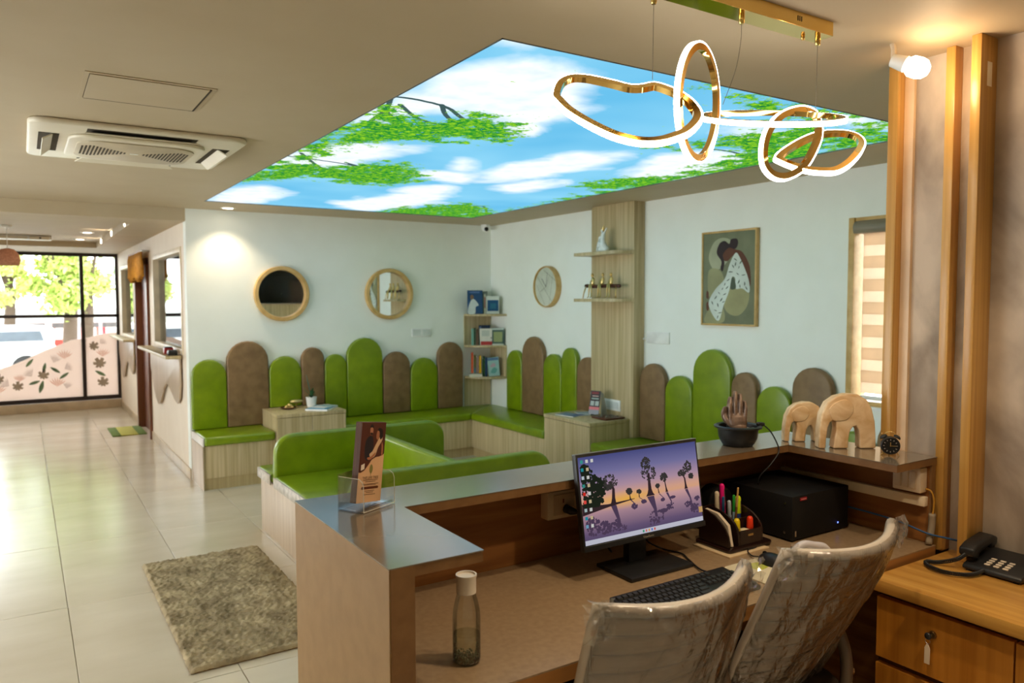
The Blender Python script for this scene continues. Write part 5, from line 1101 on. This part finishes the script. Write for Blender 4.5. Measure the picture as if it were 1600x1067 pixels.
for mir, dx in ((1, 0), (-1, -.004)):
    h = hand(mir); ho = put('hand', h.xf(Matrix.Translation(Vector(fc) + Vector((-.002, 0, .052))) @ Matrix.Rotation(R(-46), 4, 'Z') @ Matrix.Translation((dx, -.013 * mir, 0)) @ Matrix.Rotation(R(-6 * mir), 4, 'X') @ Matrix.Scale(1.06, 4)), M_brz, ft, smooth=True)
    rm = ho.modifiers.new('fuse', 'REMESH'); rm.mode = 'VOXEL'; rm.voxel_size = .0015; rm.use_smooth_shade = True
put('cable_plug', G().tube([(2.228, 1.826, ZTOP + .078), (2.246, 1.82, ZTOP + .076)], .0075, 10, round_=True), M_black, ft, smooth=True)
put('cable', G().tube(cro([(2.246, 1.82, ZTOP + .076), (2.265, 1.80, ZTOP + .05), (2.272, 1.775, ZTOP + .006), (2.268, 1.766, ZTOP - .02), (2.23, 1.77, ZTOP - .06), (2.20, 1.79, ZTOP - .10), (2.20, 1.80, .96)]), .0028, 6), M_black, ft, smooth=True)
# ------------------------------------------------------------------ wooden elephants
EL = [(455, 720), (455, 600), (458, 500), (480, 330), (540, 205), (640, 132), (760, 105), (880, 112), (980, 170), (1040, 270), (1078, 420), (1090, 560), (1095, 712), (915, 702), (912, 600), (900, 520), (868, 470), (832, 478), (800, 535), (786, 620), (782, 728), (615, 715), (632, 610), (648, 500), (640, 425), (605, 405), (575, 425), (550, 490), (535, 600), (530, 725)]
def elephant(label, loc, rz, s, th):
    t = thing('wooden_elephant', label, 'figurine', loc, rz, 'carved wooden elephants')
    P = [((x - 775) / 640 * .2 * s, (728 - y) / 620 * .193 * s + .0005) for x, y in EL]
    P = [(x, max(.0005, z) if i not in (0, 12, 13, 20, 21, 29) else .0005) for i, (x, z) in enumerate(P)]
    put('body', G().prism(P, -th / 2, th / 2, XZ), M_el, t, world=False, bev=.008 * s, seg=4, auto=75)
    E_ = crom([((x - 775) / 640 * .2 * s, (728 - y) / 620 * .193 * s) for x, y in ((560, 260), (640, 190), (740, 165), (820, 220), (825, 310), (760, 390), (670, 410), (600, 400), (570, 340))], 4)
    for sd in (-1, 1): put('ear', G().prism(E_, sd * th * .46, sd * (th / 2 + .004 * s), XZ), M_el, t, world=False, bev=.003 * s, seg=2, auto=60)
M_el = mat('carved_wood', S(206, 162, 108), S(240, 212, 172), rough=.5, scale=(10, 30, 14), detail=5, dist=1.2, lo=.3, hi=.62)
elephant('larger pale carved wooden elephant on the counter corner', (2.452, 1.628, ZTOP), R(-33), 1.0, .046)
elephant('smaller pale carved wooden elephant behind the larger one', (2.44, 1.792, ZTOP), R(-33), .76, .038)
# ------------------------------------------------------------------ twin-bell alarm clock
ak = thing('alarm_clock', 'small black twin-bell alarm clock with gold handle on the counter end', 'clock', (2.449, 1.459, ZTOP), rotz=R(-52))
RX = Matrix.Rotation(R(90), 4, 'X')
put('case', G().lathe([(.001, -.014), (.026, -.014), (.03, -.008), (.03, .012), (.027, .015), (.026, .012), (.001, .012)], 28).xf(Matrix.Translation((0, 0, .036)) @ RX), M_black, ak, world=False, smooth=True, auto=35)
put('dial', G().lathe([(.001, .0125), (.026, .0125)], 28, close=False).xf(Matrix.Translation((0, 0, .036)) @ RX), M_blackm, ak, world=False)
for k in range(12):
    a = k * math.pi / 6; put('hour_mark', G().box(-.0012, .0012, -.0138, -.0130, .018, .0225).xf(Matrix.Translation((0, 0, .036)) @ Matrix.Rotation(a, 4, 'Y')), mat('mark%d' % k, S(150, 140, 130), rough=.5), ak, world=False)
put('hand', G().box(-.001, .001, -.0146, -.0140, -.002, .012).xf(Matrix.Translation((0, 0, .036))), M_goldm, ak, world=False)
put('hand', G().box(-.0008, .0008, -.0152, -.0147, -.002, .019).xf(Matrix.Translation((0, 0, .036)) @ Matrix.Rotation(R(90), 4, 'Y')), M_goldm, ak, world=False)
for s in (-1, 1):
    put('bell', G().lathe([(.0125, 0), (.0115, .005), (.007, .0085), (.001, .0095)], 16).xf(Matrix.Translation((s * .0195, 0, .062)) @ Matrix.Rotation(R(s * 30), 4, 'Y')), M_black, ak, world=False, smooth=True)
    put('bell_knob', G().ball((s * .0255, 0, .0745), .0025, 8), M_goldm, ak, world=False, smooth=True)
    put('foot', G().tube([(s * .018, 0, .014), (s * .028, 0, .0005)], .0016, 6), M_goldm, ak, world=False)
put('rear_foot', G().tube([(0, .01, .012), (0, .024, .0005)], .0016, 6), M_goldm, ak, world=False)
put('handle', G().tube([(.019 * math.cos(a), 0, .066 + .016 * math.sin(a)) for a in np.linspace(0, math.pi, 12)], .0016, 6), M_goldm, ak, world=False, smooth=True)
# ------------------------------------------------------------------ books in the corner shelf
def book(label, x, y, z, w, h, th, rz, c, pages=S(214, 206, 186), pics=(), lie=False, lean=0, group='books in the corner shelf'):
    """origin at the lower front edge; cover faces local -y, spine at local -x"""
    x = 4.215 + (x - 4.25) * 1.1; y = 7.135 + (y - 7.09) * 1.1; w *= 1.1; h *= 1.1; th *= 1.05
    t = thing('book', label, 'book', (x, y, z), rz, group)
    if lean: t.rotation_euler = (0, lean, rz)
    if lie: t.rotation_euler = (R(-90), 0, rz); t.location.z = z + th + .001
    k = label[:14] + str(round(x * 100))
    put('pages', G().box(-w / 2 + .003, w / 2 - .003, .0025, th - .0025, .004, h - .003), mat('pg' + k, pages, rough=.8), t, world=False)
    cv = put('cover', G().box(-w / 2, w / 2, 0, .002, .001, h).box(-w / 2, w / 2, th - .002, th, .001, h).box(-w / 2, -w / 2 + .0025, .002, th - .002, .001, h), mat('cv' + k, c, rough=.35), t, world=False)
    for q, (pts, pc_) in enumerate(pics): put('cover_print', G().flat([(-w / 2 + u * w, v * h) for u, v in pts], lambda u, v, w_: (u, -.0004 * (q + 1), v)), mat('cp%d' % q + k, pc_, rough=.4), cv, world=False)
    return t
RC = R(-29)
rec = lambda a, b, c, d: [(a, c), (b, c), (b, d), (a, d)]
Z1, Z2, Z3 = [z + .0008 for z in BZ]
book('large blue book with a white-clad figure on its cover, top bookshelf', 4.16, 7.11, Z1, .150, .232, .035, RC, S(24, 70, 112), pics=[(crom([(.05, .02), (.1, .35), (.3, .62), (.5, .6), (.75, .38), (.55, .3), (.5, .02)], 3), S(196, 206, 204)), (crom([(.22, .62), (.2, .76), (.33, .82), (.42, .72), (.36, .62)], 3), S(120, 96, 74)), (rec(.15, .8, .88, .95), S(74, 110, 160))])
book('tall grey-topped book standing behind the others, top bookshelf', 4.285, 7.205, Z1, .13, .225, .03, RC, S(130, 142, 132))
book('dark green book with bright spine, top bookshelf', 4.237, 7.115, Z1, .03, .205, .06, RC, S(14, 74, 22))
book('thin pale book with a red strip, top bookshelf', 4.258, 7.085, Z1, .016, .195, .06, RC, S(206, 210, 190), pics=[(rec(.2, .8, .3, .85), S(160, 70, 80))])
book('white book with a square blue cover panel, top bookshelf', 4.325, 7.045, Z1, .126, .175, .02, RC, S(206, 214, 206), pics=[(rec(.08, .95, .16, .78), S(16, 78, 120)), (rec(.3, .75, .3, .6), S(34, 104, 130))])
book('slim mint green book, middle bookshelf', 4.145, 7.135, Z2, .022, .165, .055, RC, S(120, 170, 156))
book('slim dark green book, middle bookshelf', 4.1655, 7.124, Z2, .02, .17, .055, RC, S(50, 78, 58))
book('slim brown book, middle bookshelf', 4.185, 7.113, Z2, .02, .155, .055, RC, S(90, 66, 54))
book('tall navy book standing behind the white one, middle bookshelf', 4.285, 7.14, Z2, .115, .195, .03, RC, S(28, 48, 72), pics=[(rec(.06, .22, .05, .95), S(96, 116, 150))])
book('white book with a red band along the bottom, middle bookshelf', 4.258, 7.06, Z2, .130, .165, .035, RC, S(214, 212, 200), pics=[(rec(.08, .98, .02, .24), S(176, 56, 54)), (rec(.15, .75, .55, .9), S(186, 192, 182)), (crom([(.86, .4), (.92, .44), (.9, .5), (.84, .46)], 3), S(70, 66, 60))])
book('grey-green book with a yellowish picture, middle bookshelf', 4.358, 7.0, Z2, .118, .17, .02, RC, S(76, 100, 92), pics=[(rec(.12, .85, .2, .78), S(150, 160, 110)), (rec(.02, .98, .0, .1), S(206, 210, 196)), (rec(.02, .98, .9, .99), S(196, 206, 200))])
book('thick white book lying flat, bottom bookshelf', 4.145, 7.072, Z3, .13, .12, .032, RC, S(206, 212, 204), lie=True)
Z3b = Z3 + .036
for dx, c, h, l in ((0, S(186, 70, 24), .205, 'tall orange book standing on the flat white one, bottom bookshelf'), (.024, S(96, 92, 40), .18, 'olive book with blue foot standing on the flat white one, bottom bookshelf'), (.046, S(150, 120, 112), .165, 'pinkish book standing on the flat white one, bottom bookshelf'), (.068, S(214, 160, 22), .175, 'bright yellow book standing on the flat white one, bottom bookshelf')):
    book(l, 4.135 + dx, 7.125 - dx * .555, Z3b, .021, h, .09, RC, c, pics=[(rec(.2, .8, .05, .3), S(60, 110, 150))] if 'olive' in l else ())
book('dark green book between the yellow and pale books, bottom bookshelf', 4.236, 7.075, Z3, .022, .20, .06, RC, S(40, 72, 40))
book('navy blue book beside the pale one, bottom bookshelf', 4.258, 7.063, Z3, .022, .19, .06, RC, S(34, 60, 96))
book('pale teal picture book leaning against the panel, bottom bookshelf', 4.33, 7.027, Z3 + .006, .112, .185, .018, RC, S(150, 186, 182), pics=[(rec(.03, .97, .84, .98), S(86, 116, 150)), (crom([(.2, .55), (.5, .7), (.7, .6), (.6, .5), (.3, .48)], 3), S(186, 160, 170)), (crom([(.2, .2), (.5, .45), (.8, .35), (.6, .15)], 3), S(96, 156, 146))], lean=R(-5))
# ------------------------------------------------------------------ things on the low cabinets
pp = thing('potted_plant', 'small leafy plant in a white square pot on the cabinet', 'plant', (2.30, 7.14, .605))
put('pot', G().prism(rrect(0, 0, .05, .05, .01, 3), 0, 0, lambda u, v, w: (2.30 + u, 7.14 + v, .6055 + w)) if False else G().lathe([(.042, .0005), (.052, .095), (.046, .095), (.044, .085), (.001, .085)], 20, (2.30, 7.14, .605)), M_white, pp, smooth=True, auto=35)
M_lf = mat('plant_leaf', S(40, 84, 56), S(66, 112, 60), rough=.5); M_lfb = mat('plant_leaf_teal', S(36, 120, 116), S(50, 136, 130), rough=.5)
rl = random.Random(9)
for k in range(16):
    a = rl.uniform(0, 6.28); L = rl.uniform(.09, .2); el = rl.uniform(.5, 1.45)
    if k in (0, 1): a, L, el = 2.7 + k * .3, .24, 1.38
    d_ = Vector((math.cos(a) * math.cos(el), math.sin(a) * math.cos(el) * .6, math.sin(el))); p0 = Vector((2.30, 7.14, .69)); sd_ = d_.cross(Vector((0, 0, 1))).normalized()
    if sd_.length < .1: sd_ = Vector((1, 0, 0))
    w_ = .012 if k > 1 else .02; pts = []
    for t in (0, .4, .7, 1.0):
        c_ = p0 + d_ * L * t + Vector((0, 0, -.05 * t * t * (1 if k > 1 else .1))); ww = w_ * (.25, 1, .9, .08)[(0, .4, .7, 1.0).index(t)]; pts.append((c_ - sd_ * ww, c_ + sd_ * ww))
    g = G().add([tuple(p) for pr_ in pts for p in pr_], [(0, 1, 3, 2), (2, 3, 5, 4), (4, 5, 7, 6)])
    put('leaf', g, M_lfb if k < 2 else M_lf, pp, smooth=True)
ds = thing('trinket_dish', 'round lacquer dish with small golden figures on the cabinet', 'dish', (2.075, 7.12, .605))
put('dish', G().lathe([(.05, .0005), (.072, .012), (.074, .018), (.068, .018), (.048, .008), (.001, .008)], 28, (2.075, 7.12, .605)), mat('dish_lacquer', S(92, 48, 34), rough=.25), ds, smooth=True, auto=35)
put('doily', G().lathe([(.001, .0095), (.055, .0095), (.062, .0145)], 24, (2.075, 7.12, .605), close=False), mat('dish_cream', S(222, 206, 190), rough=.6), ds)
for q in ((2.055, 7.11, .626, .016), (2.09, 7.125, .63, .02), (2.105, 7.1, .622, .012), (2.085, 7.14, .642, .012)): put('golden_figure', G().ball(q[:3], q[3], 10, (1.2, .8, 1)), M_goldm, ds, smooth=True)
gl = thing('golden_leaf_dish', 'golden leaf-shaped dish on a short stem beside the white pot', 'ornament', (2.165, 7.17, .605))
put('leaf_bowl', G().ball((2.165, 7.17, .665), .06, 16, (1.05, .6, .3)), mat('leaf_gold', (.62, .5, .22), (.7, .58, .3), rough=.35, metal=.8), gl, smooth=True)
put('stem', G().lathe([(.025, .0005), (.006, .008), (.005, .05)], 12, (2.165, 7.17, .605)), M_goldm, gl, smooth=True)
def magazine(label, cx, cy, z, w, h, th, rz, c, c2, name='magazine', group=None):
    t = thing(name, label, 'magazine', (cx, cy, z), rz, group)
    put('pages', G().box(-w / 2, w / 2, -h / 2, h / 2, .0005, th - .0006), M_white, t, world=False)
    cv = put('cover', G().box(-w / 2, w / 2, -h / 2, h / 2, th - .0005, th), mat('mag' + label[:16], c, rough=.3), t, world=False)
    put('cover_print', G().flat([(-w * .4, -h * .05), (w * .4, -h * .05), (w * .4, h * .4), (-w * .4, h * .4)], XY, th + .0004), mat('magp' + label[:16], c2, rough=.3), cv, world=False)
magazine('blue-edged thick magazine lying on the cabinet beside the plant', 2.33, 6.93, .606, .21, .28, .018, R(-40), S(60, 150, 190), S(206, 222, 226))
magazine('white leaflet lying on top of the blue magazine', 2.36, 6.95, .6255, .15, .21, .004, R(-55), S(226, 232, 232), S(150, 190, 200))
magazine('blue booklet lying at the front edge of the column cabinet', 4.0, 5.30, .613, .15, .22, .008, R(10), S(70, 96, 150), S(110, 130, 176))
magazine('pale open leaflet lying behind the blue booklet', 4.17, 5.29, .613, .14, .2, .005, R(-15), S(196, 206, 210), S(150, 176, 190))
st = thing('leaflet_stand', 'grey tabletop stand holding a black and red leaflet with white patches', 'stand', (4.16, 5.14, .612), rotz=R(-68))
put('side_wing', G().prism([(.0, .0005), (.11, .0005), (.03, .2), (.0, .21)], .05, .056, lambda u, v, w: (w, u, v)), mat('stand_grey', S(160, 160, 150), rough=.4), st, world=False)
put('side_wing', G().prism([(.0, .0005), (.11, .0005), (.03, .2), (.0, .21)], -.056, -.05, lambda u, v, w: (w, u, v)), MATS['stand_grey'], st, world=False)
cdz = Matrix.Rotation(R(-14), 4, 'X')
lt = put('leaflet', G().box(-.049, .049, -.052, -.048, .012, .215).xf(cdz), mat('leaflet_black', S(24, 18, 18), rough=.35), st, world=False)
for a, b, c, d_, cc_ in ((-.04, .03, .185, .205, (120, 10, 20)), (-.03, .03, .165, .172, (206, 170, 160)), (-.035, .035, .14, .152, (140, 160, 150)), (-.04, -.005, .085, .125, (176, 186, 180)), (.005, .04, .085, .125, (176, 186, 180)), (-.049, .049, .05, .075, (226, 120, 126)), (-.049, .049, .012, .05, (150, 150, 160))):
    put('leaflet_print', G().add([tuple(cdz @ Vector(p)) for p in ((a, -.0525, c), (b, -.0525, c), (b, -.0525, d_), (a, -.0525, d_))], [(0, 1, 2, 3)]), mat('lp%d' % int(c * 1e4 + a * 1e3), S(*cc_), rough=.4), lt, world=False)
ty = thing('carved_tray', 'dark carved wooden tray with small trinkets on the column cabinet', 'tray', (4.16, 5.0, .612))
put('tray', G().box(4.06, 4.27, 4.885, 5.08, .6125, .628), mat('tray_wood', S(74, 36, 20), S(96, 50, 28), rough=.3), ty, bev=.005)
g = G(); rt = random.Random(8)
for k in range(14): g.ball((4.10 + rt.random() * .13, 4.91 + rt.random() * .14, .632), rt.uniform(.007, .013), 8, (1, 1, .6))
tz = put('trinkets', g, mat('tray_trinkets', S(110, 106, 90), rough=.4), ty, smooth=True); tz['kind'] = 'stuff'
# ------------------------------------------------------------------ ornaments on the column shelves
fg = thing('white_figurine', 'white seated woman figurine with golden hair on the upper display shelf', 'figurine', (4.2, 5.10, 2.03))
o = Vector((4.2, 5.10, 2.0305))
def fig(parts):
    g = G()
    for pts, rad in parts: g.tube([tuple(o + Vector(p)) for p in pts], rad, 10, round_=True)
    return g
b_ = put('body', fig([([(0, -.035, .02), (0, .035, .02)], (.03, .03)), ([(0, -.025, .03), (0, 0, .06), (-.02, .03, .07)], (.03, .026, .018)), ([(0, -.01, .04), (0, .005, .1), (0, .002, .145)], (.03, .022, .02)), ([(0, .0, .14), (-.005, -.03, .17), (-.002, -.045, .195)], (.009, .008, .007)), ([(0, .005, .14), (-.02, .03, .12), (-.02, .035, .08)], (.009, .008, .008)), ([(0, .005, .15), (-.004, .012, .18)], (.009, .013)), ([(0, .01, .03), (-.03, .04, .05), (-.03, .045, .01)], (.018, .014, .01))]), mat('porcelain', S(224, 228, 222), rough=.2), fg, smooth=True)
rm = b_.modifiers.new('fuse', 'REMESH'); rm.mode = 'VOXEL'; rm.voxel_size = .003; rm.use_smooth_shade = True
put('hair', fig([([(.003, .012, .165), (.002, .006, .19), (0, -.004, .215)], (.012, .014, .006))]), M_goldm, fg, smooth=True)
tr3 = thing('golden_trio', 'three golden seated figures on a dark log on the lower display shelf', 'figurine', (4.21, 5.1, 1.63))
put('log', G().tube(cro([(4.21, 5.345, 1.742), (4.21, 5.22, 1.735), (4.21, 5.05, 1.738), (4.21, 4.90, 1.735)], 4), (.016,) * 13, 10, round_=True), mat('log_wood', S(66, 30, 18), S(86, 44, 28), rough=.5, scale=(40, 10, 40)), tr3, smooth=True)
for k, y in enumerate((5.25, 5.125, 5.005)):
    o = Vector((4.21, y, 1.745)); l = (.01, -.008, .004)[k]
    put('figure', fig([([(0, 0, .01), (.004, l * .5, .055)], (.013, .015)), ([(.004, l * .5, .055), (.002, l, .07)], (.006, .005)), ([(.0, l, .085), (.0, l, .092)], (.012, .012)), ([(.003, .014, .055), (-.008, .024, .03), (-.02, .012, .012)], (.005, .0045, .004)), ([(.003, -.014, .055), (-.006, -.024, .03), (-.018, -.014, .008)], (.005, .0045, .004)),
         ([(0, .008, .008), (-.03, .012, .004), (-.034, .014, -.05), (-.036, .016, -.1), (-.05, .017, -.106)], (.009, .008, .0065, .005, .004)), ([(0, -.008, .008), (-.03, -.012, .004), (-.032, -.014, -.05), (-.036, -.018, -.1), (-.05, -.02, -.106)], (.009, .008, .0065, .005, .004))]), M_goldm, tr3, smooth=True)
for y, s_ in ((5.335, 1), (4.93, -1)): put('log_leg', G().tube([(4.20, y, 1.735), (4.185, y + .012 * s_, 1.68), (4.18, y + .02 * s_, 1.6305)], (.006, .005, .004), 8), M_goldm, tr3, smooth=True)
# ------------------------------------------------------------------ outside the glazed end
struct(put('ground', G().box(-30, 30, YF + .1, 60, -.3, -.25), mat('asphalt', S(170, 168, 166), S(190, 188, 184), rough=.9)))
struct(put('ground_outside', G().box(XB + .4, 12, -6, 9, -.3, -.25), mat('yard', S(190, 180, 166), rough=.9)))
M_leafs = [mat('tree_leaf%d' % k, S(*a), S(*b), rough=.7, scale=(2, 2, 2)) for k, (a, b) in enumerate((((150, 172, 70), (190, 206, 110)), ((130, 166, 100), (170, 198, 130)), ((170, 184, 90), (210, 214, 130))))]
M_bark = mat('bark', S(90, 74, 60), rough=.9)
def tree(label, x, y, h, R0, k, seed):
    t = thing('street_tree', label, 'tree', (x, y, -.25), group='trees beyond the glazed end')
    rt = random.Random(seed)
    put('trunk', G().tube([(x, y, -.25), (x + .1, y, h * .35), (x + .05, y + .1, h * .6)], (.16, .12, .07), 10), M_bark, t, smooth=True)
    for q in range(4):
        a = rt.uniform(0, 6.28); put('limb', G().tube([(x + .08, y, h * .4), (x + math.cos(a) * R0 * .5, y + math.sin(a) * R0 * .5, h * .62), (x + math.cos(a) * R0 * .8, y + math.sin(a) * R0 * .8, h * .75)], (.06, .04, .015), 6), M_bark, t, smooth=True)
    n = 9000; c = []
    cl_ = [(rt.gauss(0, .5) * R0, rt.gauss(0, .5) * R0, h * rt.uniform(.35, .95)) for _ in range(26)]
    rng = np.random.RandomState(seed); vs = []; fs = []
    for i in range(n):
        a, b, z = cl_[i % len(cl_)]; p = np.array([x + a, y + b, z]) + rng.normal(0, R0 * .17, 3) * (1, 1, .8)
        u = rng.normal(0, 1, 3); u /= np.linalg.norm(u); v = np.cross(u, rng.normal(0, 1, 3)); v /= np.linalg.norm(v) + 1e-6; s = .045 * rng.uniform(.6, 1.4)
        o = len(vs); vs += [tuple(p - u * s * 1.5), tuple(p + v * s * .7), tuple(p + u * s * 1.5), tuple(p - v * s * .7)]; fs.append((o, o + 1, o + 2, o + 3))
    put('foliage', G().add(vs, fs), M_leafs[k], t)
tree('yellow-green street tree in front of the shop wall, beside the dark mullion', .75, 18.0, 4.4, .8, 0, 3)
tree('fresh green street tree whose branches droop past the window bar', -.35, 24.0, 4.6, .6, 2, 5)
tree('blue-green street tree behind the narrow glazed pane', 2.6, 21.0, 4.8, .8, 1, 8)
tree('low yellow-green tree beside the shop posters', 1.5, 24.6, 4.6, .9, 2, 13)
sw3 = thing('shop_front', 'pale low shop front with red posters across the street', 'building', (0, 27, -.25))
put('wall', G().box(-9, 9, 27, 27.4, -.25, 1.35), mat('shop_white', S(246, 246, 244), rough=.8), sw3)
put('awning', G().box(-9, 9, 26.2, 27.0, 1.25, 1.4), M_white, sw3)
for k, (x, w, c) in enumerate(((-.05, .62, (220, 40, 60)), (.75, .62, (226, 60, 50)), (1.5, .5, (236, 120, 110)), (2.1, .6, (210, 70, 80)), (2.9, .7, (220, 60, 70)), (-1.2, .6, (90, 96, 104)))):
    po2 = put('poster', G().box(x, x + w, 26.97, 26.999, .1, .95), mat('poster%d' % k, S(*c), rough=.6), sw3)
    put('poster_picture', G().box(x + .08, x + w - .08, 26.955, 26.969, .45, .8), mat('posterp%d' % k, S(250, 226, 216), rough=.6), po2)
    put('poster_band', G().box(x, x + w, 26.955, 26.969, .8, .95), mat('posterb%d' % k, S(110, 104, 104), rough=.6), po2)
vh = thing('parked_van', 'white parked van with dark windows in the street', 'van', (-.9, 22, -.25))
put('body', G().prism(crom([(-2.6, .1), (-2.7, .55), (-1.9, .72), (-1.3, .98), (.5, 1.0), (.62, .6), (.6, .1)], 4), 21.2, 22.6, lambda u, v, w: (u, w, v)), M_white, vh)
put('side_window', G().prism([(-1.7, .68), (-1.25, .9), (.35, .92), (.42, .68)], 21.18, 21.199, lambda u, v, w: (u, w, v)), mat('van_glass', S(90, 98, 106), rough=.1), vh)
for x in (-2.1, .05): put('wheel', G().cyl((x, 21.15, .05), (x, 21.4, .05), .3, 18), M_black, vh)
